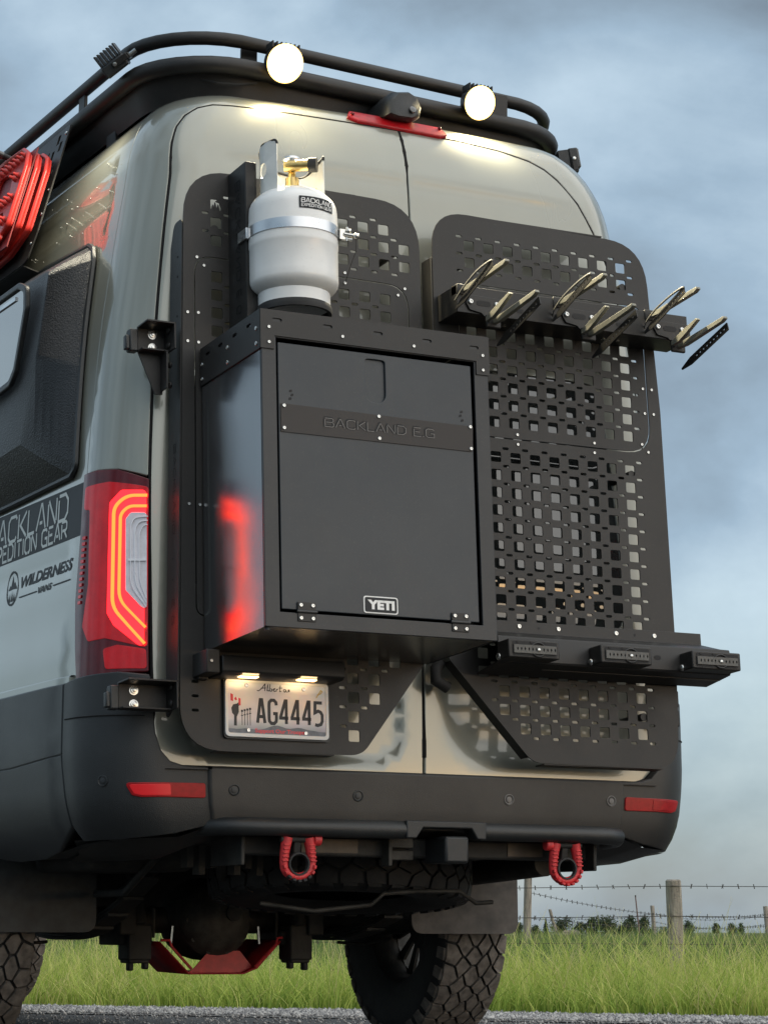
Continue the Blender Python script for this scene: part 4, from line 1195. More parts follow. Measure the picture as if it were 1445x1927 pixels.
MB().prism(rounded(rect(PX0 - .006, PY0 - .008, PX1 + .009, PY1 + .006), .014), .002, .010, PM).obj('plate_backing', PLASTIC, lp_)
ZP = .0136
INK = mat('plate_ink', (.022, .024, .030), .5, var=.1)
def ptxt(txt, cx, cy, w, h, m_, off=.0, nm='plate_lettering', z=ZP):
    me = fit_text(font_mesh(txt, .1, off), w, h)
    return mesh_obj(nm, me, m_, lp_, PM @ Matrix.Translation((cx, cy, z)), smooth=0)
# tall narrow characters
def chars():
    mb = MB(); z = ZP
    def st(pts, x0, w=.0092):
        ribbon(mb, [(x0 + p[0], -.1945 + p[1]) for p in pts], w, lambda x, y: PM @ Vector((x, y, z)))
    Wc, Hc = .0225, .0655
    A = [[(0, 0), (.009, Hc), (.0135, Hc), (Wc, 0)]]
    A2 = [[(.0045, .018), (.018, .018)]]
    G = [[(Wc, Hc - .014), (Wc - .001, Hc - .006), (Wc - .007, Hc), (.007, Hc), (.001, Hc - .006), (0, Hc - .014), (0, .014), (.001, .006), (.007, 0), (Wc - .007, 0), (Wc - .001, .006), (Wc, .014), (Wc, .028), (.0125, .028)]]
    four = [[(.0175, 0), (.0175, Hc), (.0145, Hc), (.0, .020), (0, .0165), (Wc + .001, .0165)]]
    five = [[(Wc, Hc - .001), (.001, Hc - .001), (.0, .036), (.010, .041), (.018, .038), (Wc, .030), (Wc, .012), (.018, .003), (.008, 0), (0, .002)]]
    x = -.5930
    for gl_ in (A + A2, G, four, four, four, five):
        for s_ in gl_: st(s_, x)
        x += .0355
    return mb
chars().obj('plate_characters', INK, lp_, smooth=0)
mb = MB()                                                            # the script name of the province
scr = [[(-.598, -.1035), (-.592, -.104), (-.584, -.098), (-.572, -.0825)], [(-.573, -.083), (-.5725, -.095), (-.574, -.104)], [(-.586, -.0965), (-.570, -.095)],
       [(-.567, -.1035), (-.5645, -.093), (-.5630, -.084), (-.5655, -.090), (-.5660, -.1005), (-.563, -.1035), (-.5595, -.1015)],
       [(-.5570, -.084), (-.5590, -.103), (-.553, -.1035), (-.5505, -.0985), (-.5555, -.0965)],
       [(-.5485, -.1005), (-.5440, -.0985), (-.5425, -.0955), (-.546, -.0965), (-.5475, -.102), (-.543, -.104), (-.5395, -.1015)],
       [(-.5375, -.0965), (-.5380, -.104)], [(-.5372, -.0985), (-.5325, -.0965)], [(-.5255, -.086), (-.528, -.1035), (-.5225, -.1025)], [(-.531, -.0935), (-.520, -.093)],
       [(-.5085, -.0975), (-.514, -.0965), (-.516, -.1015), (-.5125, -.1045), (-.5085, -.0985)], [(-.508, -.0975), (-.5085, -.103), (-.503, -.104)]]
for s_ in scr: ribbon(mb, s_, .0024, lambda x, y: PM @ Vector((x + .004, y, ZP)))
mb.add([PM @ Vector((x, y, ZP)) for x, y in rect(-.4985, -.1035, -.4925, -.0960)], [(0, 1, 2, 3)])
mb.obj('plate_script', INK, lp_, smooth=0)
ptxt('Support Our Troops', -.5255, -.2180, .152, .0150, mat('plate_red', (.72, .10, .12), .5, var=.05), .004)
mb = MB()                                                            # hills along the foot of the plate
xs = [PX0 + .007 + i * (PX1 - PX0 - .013) / 24 for i in range(25)]; hh = [.012, .012, .011, .012, .014, .013, .012, .011, .013, .016, .021, .025, .026, .023, .019, .018, .020, .022, .021, .018, .016, .015, .013, .012, .012]
V = [PM @ Vector((x, -.2245, ZP - .0004)) for x in xs] + [PM @ Vector((x, -.2245 + h * .95, ZP - .0004)) for x, h in zip(xs, hh)]
mb.add(V, [(i, i + 1, 26 + i, 25 + i) for i in range(24)]); mb.obj('plate_hills', mat('plate_slate', (.16, .18, .21), .5, var=.2, vscale=60), lp_, smooth=0)
mb = MB()                                                            # soldier and row of small figures, flat print
def pp(pts): mb.add([PM @ Vector((x, y, ZP)) for x, y in pts], [tuple(range(len(pts)))])
pp([(-.665, -.2050), (-.656, -.2050), (-.656, -.180), (-.6495, -.166), (-.650, -.150), (-.655, -.143), (-.667, -.146), (-.6725, -.156), (-.670, -.170), (-.664, -.176)])
pp([(-.6535, -.149), (-.6475, -.149), (-.6465, -.1425), (-.6505, -.1395), (-.655, -.1425)])
for i in range(4):
    x = -.640 + i * .0082; y = -.166 + i * .0022
    pp([(x - .003, y), (x + .003, y), (x + .003, y + .006), (x - .003, y + .006)]); pp([(x - .001, -.203), (x + .001, -.203), (x + .001, y - .0003), (x - .001, y - .0003)]); pp([(x - .0032, y - .011), (x + .0032, y - .011), (x + .0034, y - .0085), (x - .0034, y - .0085)])
mb.obj('plate_silhouette', INK, lp_, smooth=0)
mb = MB()
for a, b in (((-.6745, -.1145), (-.6665, -.1180)), ((-.6505, -.1260), (-.6440, -.1290))):
    mb.add([PM @ Vector((x, y, ZP)) for x, y in ((a[0], a[1] - .020), (b[0], b[1] - .019), b, a)], [(0, 1, 2, 3)])
leaf = [(-.6590, -.1345), (-.6545, -.1325), (-.6560, -.128), (-.6585, -.1235), (-.6615, -.1265), (-.6635, -.1305)]
mb.add([PM @ Vector((x, y, ZP)) for x, y in leaf], [tuple(range(6))]); mb.obj('plate_flag_red', mat('flag_red', (.62, .04, .06), .5), lp_, smooth=0)
mb = MB(); mb.add([PM @ Vector((x, y, ZP - .0002)) for x, y in ((-.6665, -.1380), (-.6505, -.1450), (-.6505, -.1262), (-.6665, -.1182))], [(0, 1, 2, 3)]); mb.obj('plate_flag_white', WHITE, lp_, smooth=0)
mb = MB(); ribbon(mb, [(-.4110, -.1165), (-.4030, -.1050), (-.3960, -.0945), (-.3920, -.0975), (-.3960, -.1035), (-.4080, -.1080)], .003, lambda x, y: PM @ Vector((x, y, ZP))); mb.obj('plate_ribbon', mat('ribbon_gold', (.55, .42, .12), .5), lp_, smooth=0)
for x, v in ((-.626, -.0905), (-.450, -.0940), (-.622, -.2165), (-.446, -.2185)): screw('screw', x, v, .0135, lp_, .0058, .004)

# ================================================================== upper carrier: bar with three cradles
uc = thing('ski_carrier_bar', 'upper black carrier bar with strap arms pointing out, on the right panel', 'carrier', P3(.45, 1.05, .05), 'carrier bars on the right panel')
mb = MB()
mb.box((.44, 1.093, .118), (.822, .084, .005), PM); mb.box((.44, 1.133, .06), (.822, .005, .118), PM); mb.box((.44, 1.053, .06), (.822, .005, .118), PM)
mb.box((.031, 1.093, .06), (.005, .084, .118), PM)
mb.obj('channel', BLACK, uc, bevel=.0015)
for x in (.21, .245, .37, .545, .60):
    MB().prism(slot(x, 1.078, .024, .011), .1206, .1216, PM).obj('channel_slot', LETTERD, uc, smooth=0)
def strap_band(a, b, w, nm, par, holes=9, thick=.003, side=Vector((1, 0, 0))):
    a, b = Vector(a), Vector(b); L_ = (b - a).length
    xax = (b - a).normalized(); y = xax.cross(side).normalized()
    Q = frame(a, xax, y)
    o = rounded([(0, -w / 2), (L_ * .8, -w / 2), (L_, -w * .12), (L_, w * .12), (L_ * .8, w / 2), (0, w / 2)], .003, 2)
    hs = [[(L_ * (.08 + .66 * i / holes) + .0035 * cos(k * pi / 4), .0035 * sin(k * pi / 4)) for k in range(8)] for i in range(holes)]
    return plate(nm, o, hs, thick, BLACK, par, Q)
for i, (xu, xv) in enumerate(((.055, .156), (.389, .490), (.720, .817))):
    cr_ = MB()
    cr_.prism(rounded([(xu + .001, 1.082), (xu + .016, 1.1075), (xu + .137, 1.1045), (xu + .137, 1.072), (xu + .118, 1.033), (xu + .078, 1.031), (xu + .052, 1.054), (xu + .014, 1.060)], .008, 3), .1208, .127, PM)
    br = cr_.obj('cradle_bracket', BLACK, uc, bevel=.0012)
    mb = MB(); mb.prism(slot(xu + .061, 1.084, .050, .017), .127, .1278, PM); mb.obj('bracket_slot', LETTERD, br, smooth=0)
    for xb in (xu + .0165, xu + .106):
        mb = MB(); mb.lathe([(.0085, 0), (.0085, .003), (.006, .0055), (.0035, .0055), (.003, .003)], 14, PM @ Matrix.Translation((xb, 1.0855, .127))); mb.obj('bolt', CHROME, br)
    # upper arm with its looped strap
    def arm(x, v, dlen, nm, tilt):
        m2 = MB()
        pr_ = [(.122, v - .010), (.122, v + .003), (.122 + dlen * .5, v + .006 + tilt * .5), (.122 + dlen, v + .009 + tilt), (.122 + dlen + .004, v + .001 + tilt), (.122 + dlen * .95, v - .006 + tilt), (.17, v - .013)]
        m2.prism([(p[0], p[1]) for p in pr_], 0, .015, PM @ frame((x + .0075, 0, 0), (0, 0, 1), (0, 1, 0)))
        return m2.obj(nm, ARMPALE, uc, bevel=.0015)
    a1 = arm(xu, 1.1250, .255, 'upper_arm', .004)
    MB().box((xu - .004, 1.122, .105), (.045, .035, .040), PM).obj('arm_base', BLACK, a1, bevel=.004)
    strap_band(P3(xu - .026, 1.135, .345), P3(xu - .026, 1.062, .115), .023, 'strap', a1, 9)
    pts = [P3(xu - .026, 1.139, .345), P3(xu - .031, 1.143, .338), P3(xu - .036, 1.134, .28), P3(xu - .038, 1.114, .20), P3(xu - .034, 1.092, .14), P3(xu - .027, 1.078, .118)]
    if i == 0: pts = [P3(xu - .026, 1.139, .345), P3(xu - .031, 1.142, .33), P3(xu - .038, 1.130, .26), P3(xu - .039, 1.104, .18), P3(xu - .034, 1.084, .12)]
    m2 = MB(); V = []; ups = PM.to_3x3() @ Vector((0, .0035, 0))
    sm = [pts[0]]
    for j in range(len(pts) - 1):
        p0, p1, p2, p3 = pts[max(0, j - 1)], pts[j], pts[j + 1], pts[min(len(pts) - 1, j + 2)]
        for k in range(1, 7):
            t = k / 6
            sm.append(.5 * ((2 * p1) + (p2 - p0) * t + (2 * p0 - 5 * p1 + 4 * p2 - p3) * t * t + (3 * p1 - p0 - 3 * p2 + p3) * t ** 3))
    for p in sm: V += [p - ups, p + ups]
    m2.add(V, [(2 * j, 2 * j + 2, 2 * j + 3, 2 * j + 1) for j in range(len(sm) - 1)])
    o = m2.obj('strap_loop', RIBGREY, a1, smooth=60); sl_ = o.modifiers.new('solid', 'SOLIDIFY'); sl_.thickness = .002; sl_.offset = 0
    # lower arm: forked cradle with a hanging strap
    a2 = arm(xv - .006, 1.034, .258, 'lower_arm', .012)
    m2 = MB(); m2.prism([(.13, 1.028), (.13, 1.042), (.20, 1.062), (.270, 1.078), (.278, 1.071), (.21, 1.044), (.17, 1.030)], 0, .013, PM @ frame((xv - .024, 0, 0), (0, 0, 1), (0, 1, 0)))
    m2.obj('fork_prong', ARMPALE, a2, bevel=.0015)
    MB().box((xv - .010, 1.030, .128), (.050, .040, .012), PM).obj('arm_base', BLACK, a2, bevel=.004)
    strap_band(P3(xv + .010, 1.028, .372), P3(xv + .004, .958, .125), .026, 'strap', a2, 9)
for x in (.225, .58, .63): MB().lathe([(.008, 0), (.008, .003), (.004, .004)], 12, PM @ frame((x, 1.0505, .055), (1, 0, 0), (0, 0, 1))).obj('underside_bolt', CHROME, uc)

# ================================================================== lower carrier: folded shelf with three strap blocks
lc = thing('ski_carrier_bar', 'lower black carrier shelf with three slotted strap blocks, across the right panel', 'carrier', P3(.5, 0, .05), 'carrier bars on the right panel')
mb = MB()
prof = [(0, .148), (.004, .148), (.005, .112), (.105, .082), (.150, .072), (.153, .066), (.153, .000), (.148, -.006), (.02, -.022), (.02, -.018), (.145, -.002), (.149, .002), (.149, .066), (.104, .078), (.002, .108), (0, .112)]
Q = PM @ frame((.918, 0, 0), (0, 0, 1), (0, 1, 0))
mb.prism(prof, 0, .810, Q)
sh = mb.obj('shelf', BLACK, lc, bevel=.0012)
for x, v in ((.268, .1323), (.404, .1317), (.6085, .131), (.746, .1308)): screw('screw', x, v, .0045, sh, .0075)
for x in (.335, .675): MB().prism(slot(x, .130, .008, .008), .0042, .0048, PM).obj('shelf_hole', LETTERD, sh, smooth=0)
for x in (.300, .655): MB().prism(slot(x, .035, .024, .013), .1532, .154, PM).obj('shelf_slot', LETTERD, sh, smooth=0)
for x0, x1 in ((.104, .275), (.415, .592), (.735, .910)):
    b = MB(); b.box(((x0 + x1) / 2, .024, .185), (x1 - x0, .054, .066), PM)
    bo = b.obj('strap_block', BLACK, lc, bevel=.004)
    rec = MB(); rec.prism(rounded(rect(x0 + .014, .0035, x1 - .010, .0445), .004, 3), .2182, .2190, PM); ro = rec.obj('block_recess', LETTERD, bo, smooth=0)
    L_ = x1 - x0 - .034
    st_ = plate('strap', rect(x0 + .016, .010, x1 - .014, .034), [slot(x0 + .022 + L_ * (k + .5) / 11, .022, .0055, .010) for k in range(11)], .004, RIBGREY, bo, PD(.2192))
    for k in range(3):
        x = x0 + .03 + .045 * k
        MB().box((x, .0425, .2195), (.006, .005, .002), PM).obj('block_notch', LETTERD, bo)
    MB().sphere((x0 + L_ * .72, .021, .2235), .006, 10, 6, (1, 1, .5), PM).obj('strap_stud', CHROME, bo)
    m2 = MB(); m2.tube([PM @ Vector((x0 + L_ * .72 + .024 * cos(a * pi / 10), .022 + .020 * sin(a * pi / 10), .221)) for a in range(21)], .0024, 5); m2.obj('strap_buckle', BLACK, bo)
    MB().sphere((x0 - .003, .006, .165), .011, 12, 8, (.6, 1, 1), PM).obj('block_bolt', CHROME, bo)
MB().box((.60, -.012, .05), (.63, .004, .10), PM).obj('brace', BLACK, lc)

# ================================================================== roof rack
rr_ = thing('roof_rack', 'black tubular roof rack running round the top of the van', 'roof rack', (0, 2.5, 2.95))
def loop_pts(X, Yl, Yr, r, z, yend=6.2):
    pts = [(-X, yend)] + [(-X, yend - i * .6) for i in range(1, 9)]
    a = [(-X + r - r * cos(t), Yl + r - r * sin(t)) for t in [i * pi / 2 / 8 for i in range(9)]]
    b = [(X - r + r * sin(t), Yr + r - r * cos(t)) for t in [i * pi / 2 / 8 for i in range(9)]]
    mid = [(-X + r + (2 * X - 2 * r) * i / 8, Yl + (Yr - Yl) * i / 8) for i in range(1, 8)]
    pts += a + mid + b + [(X, yend - i * .6) for i in range(8, -1, -1)]
    return [(x, y, z) for x, y in pts if True]
MB().tube(loop_pts(.768, .385, .485, .27, 3.105), .0215, 14).obj('upper_rail', BLACK, rr_, smooth=80)
MB().tube(loop_pts(.768, .350, .445, .27, 3.008), .028, 14).obj('lower_rail', BLACK, rr_, smooth=80)
for sg in (-1, 1):
    for y in (1.05, 1.75, 2.45, 3.2, 4.0, 5.0):
        MB().box((sg * .768, y, 3.056), (.012, .055, .090)).obj('upright', BLACK, rr_, bevel=.002)
for x in (-.45, .45): MB().box((x, .43, 3.056), (.055, .010, .090)).obj('upright', BLACK, rr_, bevel=.002)
def rim(X, Yl, Yr, r, yend): return [(p[0], p[1]) for p in loop_pts(X, Yl, Yr, r, 0, yend)]
plate('deck', rim(.758, .375, .465, .265, 6.15), [], .006, BLACK, rr_, Matrix.Translation((0, 0, 2.992)))
pts = loop_pts(.752, .372, .460, .262, 0, 6.15)
mb = MB(); V = []
for x, y, _ in pts: V += [(x, y, 2.994), (x * .955, y + .02 * (1 if y < 1 else 0), 2.905)]
mb.add(V, [(2 * i, 2 * i + 2, 2 * i + 3, 2 * i + 1) for i in range(len(pts) - 1)])
mb.obj('skirt', BLACK, rr_)
for y in (.9, 1.6, 2.4, 3.3):
    for sg in (-1, 1): MB().box((sg * .70, y, 2.90), (.05, .08, .12)).obj('rack_foot', BLACK, rr_, bevel=.003)
MB().add([(-.33, .62, 3.02), (.55, .70, 3.02), (.55, 1.9, 3.02), (-.33, 1.9, 3.02), (-.40, .56, 3.075), (.58, .66, 3.062), (.58, 2.0, 3.075), (-.40, 2.0, 3.075)], [(3, 2, 1, 0), (4, 5, 6, 7), (0, 1, 5, 4), (1, 2, 6, 5), (2, 3, 7, 6), (3, 0, 4, 7)]).obj('roof_tray', BLACK, rr_)
MB().tube([(-.62, .42, 2.975), (-.58, .375, 2.955), (-.52, .36, 2.955), (-.45, .365, 2.972)], .003, 5).obj('lamp_cable', RUBBER, rr_)
MB().prism(rounded(rect(.425, 2.985, .515, 3.010), .004), .0, .003, frame((0, .415, 0), (1, .09, 0), (0, 0, 1))).obj('maker_plate', STEEL, rr_)

# ---- flood lamps
def flood(x, y, z, r, label, watts):
    t = thing('flood_lamp', label, 'lamp', (x, y, z), 'round flood lamps on the roof rack')
    ax = Vector((0.0, -.93, -.37)).normalized()
    Q = frame((x, y, z), (1, 0, 0), Vector((0, 0, 1)).cross(Vector((1, 0, 0))) if False else ax.cross(Vector((1, 0, 0))))
    if (Q.to_3x3() @ Vector((0, 0, 1))).dot(ax) < 0: Q = frame((x, y, z), (-1, 0, 0), ax.cross(Vector((1, 0, 0))))
    MB().lathe([(r * .5, -.06), (r * .9, -.045), (r * 1.02, -.01), (r * 1.04, .006), (r * .96, .008), (r * .93, .0)], 28, Q).obj('lamp_housing', BLACK, t)
    MB().lathe([(.002, .004), (r * .5, .0035), (r * .84, .001)], 28, Q, caps=False).obj('lamp_face', FLOOD, t)
    MB().lathe([(r * .845, .001), (r * 1.0, .0095), (r * 1.10, .0075)], 36, Q, caps=False).obj('halo_ring', FLOODHALO, t)  # emissive ring imitating the warm glow round the lamp, not a lamp part
    MB().box((x, y + .085, z + .005), (.03, .08, .03)).obj('lamp_mount', BLACK, t, bevel=.003)
    for k in range(7): MB().box((x + (k - 3) * r * .27, y + .01, z + r * .95), (.004, .05, .02)).obj('cooling_fin', BLACK, t)
    ld = bpy.data.lights.new('flood', 'SPOT'); ld.energy = watts; ld.color = (1.0, .88, .62); ld.spot_size = radians(118); ld.spot_blend = .6; ld.shadow_soft_size = r * .8
    lo = bpy.data.objects.new('flood_light', ld)
    d = Vector((.06, -.88, -.47)).normalized()
    place(lo, t, Matrix.Translation(Vector((x, y, z)) + ax * .03) @ d.to_track_quat('-Z', 'Y').to_matrix().to_4x4())
flood(-.385, .305, 3.028, .055, 'glowing round flood lamp on the roof rack above the gas bottle', 80)
flood(.325, .345, 3.028, .050, 'glowing round flood lamp on the roof rack, right of the roof camera', 74)
# ---- finned side lamps
def cube_lamp(loc, rz, label, k=1.0, tiltx=0, Q0=None):
    t = thing('side_lamp', label, 'lamp', loc, 'square finned lamps on the rack corners')
    Q = Matrix.Translation(Vector(loc)) @ Matrix.Rotation(rz, 4, 'Z') @ Matrix.Rotation(tiltx, 4, 'X') @ Matrix.Scale(k, 4)
    if Q0 is not None: Q = Q0 @ Matrix.Scale(k, 4)
    b = MB(); b.box((0, -.012, 0), (.088, .040, .088), Q); b.obj('lamp_body', PLASTIC, t, bevel=.005)
    MB().box((0, -.033, 0), (.076, .004, .076), Q).obj('lamp_glass', GLASS, t)
    for i in range(7): MB().box(((i - 3) * .0125, .030, 0) if Q0 is None else (0, .030, (i - 3) * .0125), (.005, .044, .080) if Q0 is None else (.080, .044, .006), Q).obj('cooling_fin', PLASTIC, t, bevel=.001)
    MB().box((0, -.01, -.055), (.100, .020, .012), Q).obj('lamp_yoke', BLACK, t, bevel=.002)
    for sx in (-.049, .049): 
        MB().box((sx, -.008, -.025), (.006, .022, .060), Q).obj('yoke_arm', BLACK, t, bevel=.002)
        MB().lathe([(.007, 0), (.007, .004), (.003, .005)], 10, Q @ frame((sx + (.003 if sx > 0 else -.003), -.008, -.005), (0, 0, 1) if sx > 0 else (0, 0, -1), (0, -1, 0) if sx > 0 else (0, -1, 0))).obj('yoke_screw', CHROME, t)
    MB().cyl(Q @ Vector((0, -.01, -.06)), Q @ Vector((0, -.01, -.085)), .008, 10).obj('lamp_bolt', CHROME, t)
    return t
cl0 = cube_lamp((-.838, .615, 3.065), radians(-62), 'finned black side lamp clamped to the left corner of the roof rack', .95, 0, frame((-.825, .62, 3.055), (-.42, -.84, -.34), (-.55, .22, .80)))
cube_lamp((.800, .565, 2.965), radians(70), 'small finned black lamp at the right rear corner of the roof rack', .82, radians(-10))

# ================================================================== traction boards on their side plate
A_, B_ = Vector((-.805, 1.075, 2.985)), Vector((-.935, 1.045, 2.515))
upv = (A_ - B_).normalized(); outn = Vector((0, -1, 0)).cross(upv).normalized()
if outn.x > 0: outn = -outn
TBM = frame(B_, (0, -1, 0), upv)          # local x = rearward, y up the plate, z outward
if (TBM.to_3x3() @ Vector((0, 0, 1))).x > 0: print('tbm flipped')
tp = thing('board_plate', 'black drilled plate on the rack side behind the red traction boards', 'mounting plate', B_)
hl = []
for i, (x, y) in enumerate(((-.05, .42), (-.075, .36), (-.05, .33), (-.11, .40), (-.13, .34), (-.16, .42), (-.09, .455), (-.19, .36))):
    w = .012 if i % 3 else .026
    hl.append(rounded(rect(x - w / 2, y - w * .7, x + w / 2, y + w * .7), .002, 2))
plate('plate_sheet', rounded([(0, .10), (-.02, .0), (-.06, -.01), (-1.45, -.01), (-1.45, .49), (0, .49)], [.02, .02, .01, .02, .02, .02], 3), hl, .005, BLACK, tp, TBM)
plate('plate_return', rounded([(-.06, 0), (-1.45, 0), (-1.45, .055), (-.06, .055)], .003), [], .004, BLACK, tp, TBM @ frame((0, -.012, 0), (1, 0, 0), (0, 0, -1)))
for x, y in ((-.02, .46), (-.02, .25), (-.03, .06), (-.012, .16)): MB().sphere((x, y, .006), .007, 10, 6, (1, 1, .6), TBM).obj('plate_bolt', CHROME, tp)
BO = [(.0, .075), (.0, .285), (-.025, .335), (-.10, .372), (-.30, .385), (-1.05, .385), (-1.12, .33), (-1.12, .075), (-1.05, .02), (-.30, .0), (-.13, .012), (-.035, .055)]
lab = ['innermost of three red traction boards stacked on the side plate', 'middle of three red traction boards stacked on the side plate', 'outermost of three red traction boards, its knobs facing out']
for k in range(3):
    z = .020 + k * .030
    t = thing('traction_board', lab[k], 'traction board', TBM @ Vector((-.6, 0, z)), 'red traction boards on the van side')
    xo = -.010 - .012 * k
    oP = rounded([(x + xo, y + .02) for x, y in BO], .02, 3)
    holes = []
    if k == 2: holes = [rounded([(xo - .12, .225), (xo - .32, .24), (xo - .32, .345), (xo - .16, .33)], .03, 3), rounded([(xo - .10, .075), (xo - .32, .065), (xo - .32, .175), (xo - .12, .175)], .03, 3), rounded([(xo - .42, .08), (xo - .62, .08), (xo - .62, .32), (xo - .42, .32)], .03, 3)]
    plate('board_sheet', oP, holes, .012, REDBOARD, t, TBM, z0=z, bevel=.003)
    oi = rounded([(x * .96 + xo - .012, (y - .19) * .9 + .21) for x, y in BO], .02, 3)
    m2 = MB(); m2.tube([TBM @ Vector((x, y, z + .014)) for x, y in oP], .0085, 6, closed=True); m2.obj('board_rim', REDBOARD, t, smooth=60)
    if k == 2:
        sm_me = MB().lathe([(.012, 0), (.010, .010), (.006, .013), (.0055, .022), (.003, .026)], 8).mesh('grip_stud')
        for yy, xs_ in ((.355, range(0, 8)), (.205, range(0, 9)), (.055, range(0, 8)), (.285, range(0, 2)), (.125, range(0, 2))):
            for q in xs_:
                X = xo - .045 - q * .040 - (.012 if yy in (.285, .125) else 0)
                mesh_obj('grip_stud', sm_me, REDBOARD, t, TBM @ Matrix.Translation((X, yy, z + .012)), smooth=50)
        m2 = MB(); m2.box((xo - .5, .20, z - .004), (1.0, .36, .004), TBM); m2.obj('board_well', mat('deep_red_well', (.22, .008, .010), .5, var=.2), t)
for x, y in ((-.31, .415), (-.40, .115)):
    pn = thing('board_pin', 'black pin with bright end holding the boards, %s' % ('upper' if y > .3 else 'lower one of two'), 'pin', TBM @ Vector((x, y, .1)), 'pins holding the traction boards')
    MB().cyl(TBM @ Vector((x, y, .0)), TBM @ Vector((x, y, .135)), .0105, 14).obj('pin_shaft', BLACK, pn)
    MB().cyl(TBM @ Vector((x, y, .118)), TBM @ Vector((x, y, .165)), .0135, 14).obj('pin_cap', GLASS, pn); MB().cyl(TBM @ Vector((x, y, .160)), TBM @ Vector((x, y, .172)), .009, 14).obj('pin_end', CHROME, pn)
# the corner lamp is lit: it faces away from the viewer and washes the flank below it
ld = bpy.data.lights.new('side_wash', 'SPOT'); ld.energy = 20; ld.color = (1.0, .90, .68); ld.spot_size = radians(130); ld.spot_blend = .8; ld.shadow_soft_size = .04
lo = bpy.data.objects.new('side_wash_light', ld)
place(lo, cl0, Matrix.Translation((-.905, .645, 3.03)) @ Vector((-.30, .22, -.9)).to_track_quat('-Z', 'Y').to_matrix().to_4x4())

# ================================================================== guard bar, hitch, shackles
gb = thing('bumper_guard', 'black tubular step guard below the bumper with notched middle', 'bumper guard', (0, .04, .67))
MB().tube([(-.70, .16, .676), (-.66, .09, .676), (-.60, .045, .676), (-.45, .035, .676), (-.10, .035, .676)], .026, 14).obj('tube', PLASTIC, gb, smooth=70)
MB().tube([(.15, .035, .676), (.45, .035, .676), (.58, .04, .674), (.635, .055, .672), (.665, .11, .668), (.675, .2, .664)], .026, 14).obj('tube', PLASTIC, gb, smooth=70)
mb = MB(); mb.prism([(-.105, .703), (.158, .703), (.158, .652), (.128, .652), (.108, .683), (-.050, .683), (-.072, .652), (-.105, .652)], 0, .055, frame((0, .063, 0), (1, 0, 0), (0, 0, 1)))
mb.obj('step_pad', PLASTIC, gb, bevel=.004)
MB().box((0, .17, .628), (1.16, .07, .055)).obj('hitch_beam', UNDER, van, bevel=.006)
for x in (-.58, .58): MB().box((x, .20, .63), (.012, .22, .12)).obj('beam_end_plate', UNDER, van, bevel=.003)
hr = MB(); hr.box((.062, .075, .622), (.078, .13, .078)); hr.obj('tow_receiver', PLASTIC, van, bevel=.008)
cn = MB(); cn.box((-.068, .12, .642), (.078, .02, .030)); cn.box((-.068, .12, .606), (.078, .02, .028)); cn.obj('tow_socket', DIRTY, van, bevel=.003)
MB().box((-.112, .12, .62), (.012, .05, .090)).obj('socket_bracket', DIRTY, van, bevel=.002)
for x0, x1 in ((-.38, -.20), (.30, .42)): MB().box(((x0 + x1) / 2, .1335, .63), (x1 - x0, .004, .040)).obj('beam_label', mat('amber_dirt', (.075, .055, .035), .5, var=.3, vscale=20), van)
def shackle(x, label, flip):
    t = thing('recovery_shackle', label, 'shackle', (x, .045, .545), 'recovery shackles under the bumper')
    w = .036; y0 = .045
    path = [(x - w * .92, .648), (x - w * 1.05, .625), (x - w * 1.15, .600), (x - w * 1.2, .578)] + [(x - w * 1.2 * cos(a), .573 - .036 * sin(a)) for a in [i * pi / 10 for i in range(1, 10)]] + [(x + w * 1.2, .578), (x + w * 1.15, .600), (x + w * 1.05, .625), (x + w * .92, .648)]
    MB().tube([(a, y0, b) for a, b in path], .0125, 12, radii=[.0165, .015, .0135, .0125] + [.0125] * 9 + [.0125, .0135, .015, .0165]).obj('bow', REDSHACK, t, smooth=70)
    sgn = -1 if flip else 1
    MB().cyl((x - w * 1.5, y0, .643), (x + w * 1.5, y0, .643), .009, 12).obj('pin', UNDER, t)
    MB().cyl((x + sgn * w * 1.3, y0, .643), (x + sgn * w * 1.95, y0, .643), .017, 14).obj('pin_head', REDSHACK, t, bevel=.003)
    MB().lathe([(.0275, -.008), (.0325, -.008), (.0325, .008), (.0275, .008), (.0275, -.008)], 24, frame((x, y0 - .006, .574), (1, 0, 0), (0, 0, 1)), caps=False).obj('isolator', RUBBER, t)
    for i in range(9):
        a = pi + (i + .5) * pi / 9
        c = Vector((x + cos(a) * .0475, y0 - .008, .574 + sin(a) * .0475))
        m2 = MB(); m2.box((0, 0, 0), (.008, .024, .011), Matrix.Translation(c) @ Matrix.Rotation(-a, 4, 'Y')); m2.obj('isolator_rib', REDSHACK if flip or i in (0, 1, 7, 8) else RUBBER, t, bevel=.002)
    for q in range(5):
        for sx in (-1, 1): MB().box((x + sx * (w * 1.22 - q * .0012), y0 - .012, .583 + q * .011), (.019, .008, .0045)).obj('bow_rib', REDSHACK, t, bevel=.0015)
    MB().prism([(.0, .60), (.06, .60), (.08, .70), (-.02, .70)], -.011, .011, frame((x, .05, 0), (0, 1, 0), (0, 0, 1))).obj('shackle_tab', UNDER, van, bevel=.003)
shackle(-.432, 'red recovery shackle under the left half of the bumper', False)
shackle(.447, 'red recovery shackle under the right end of the bumper', True)

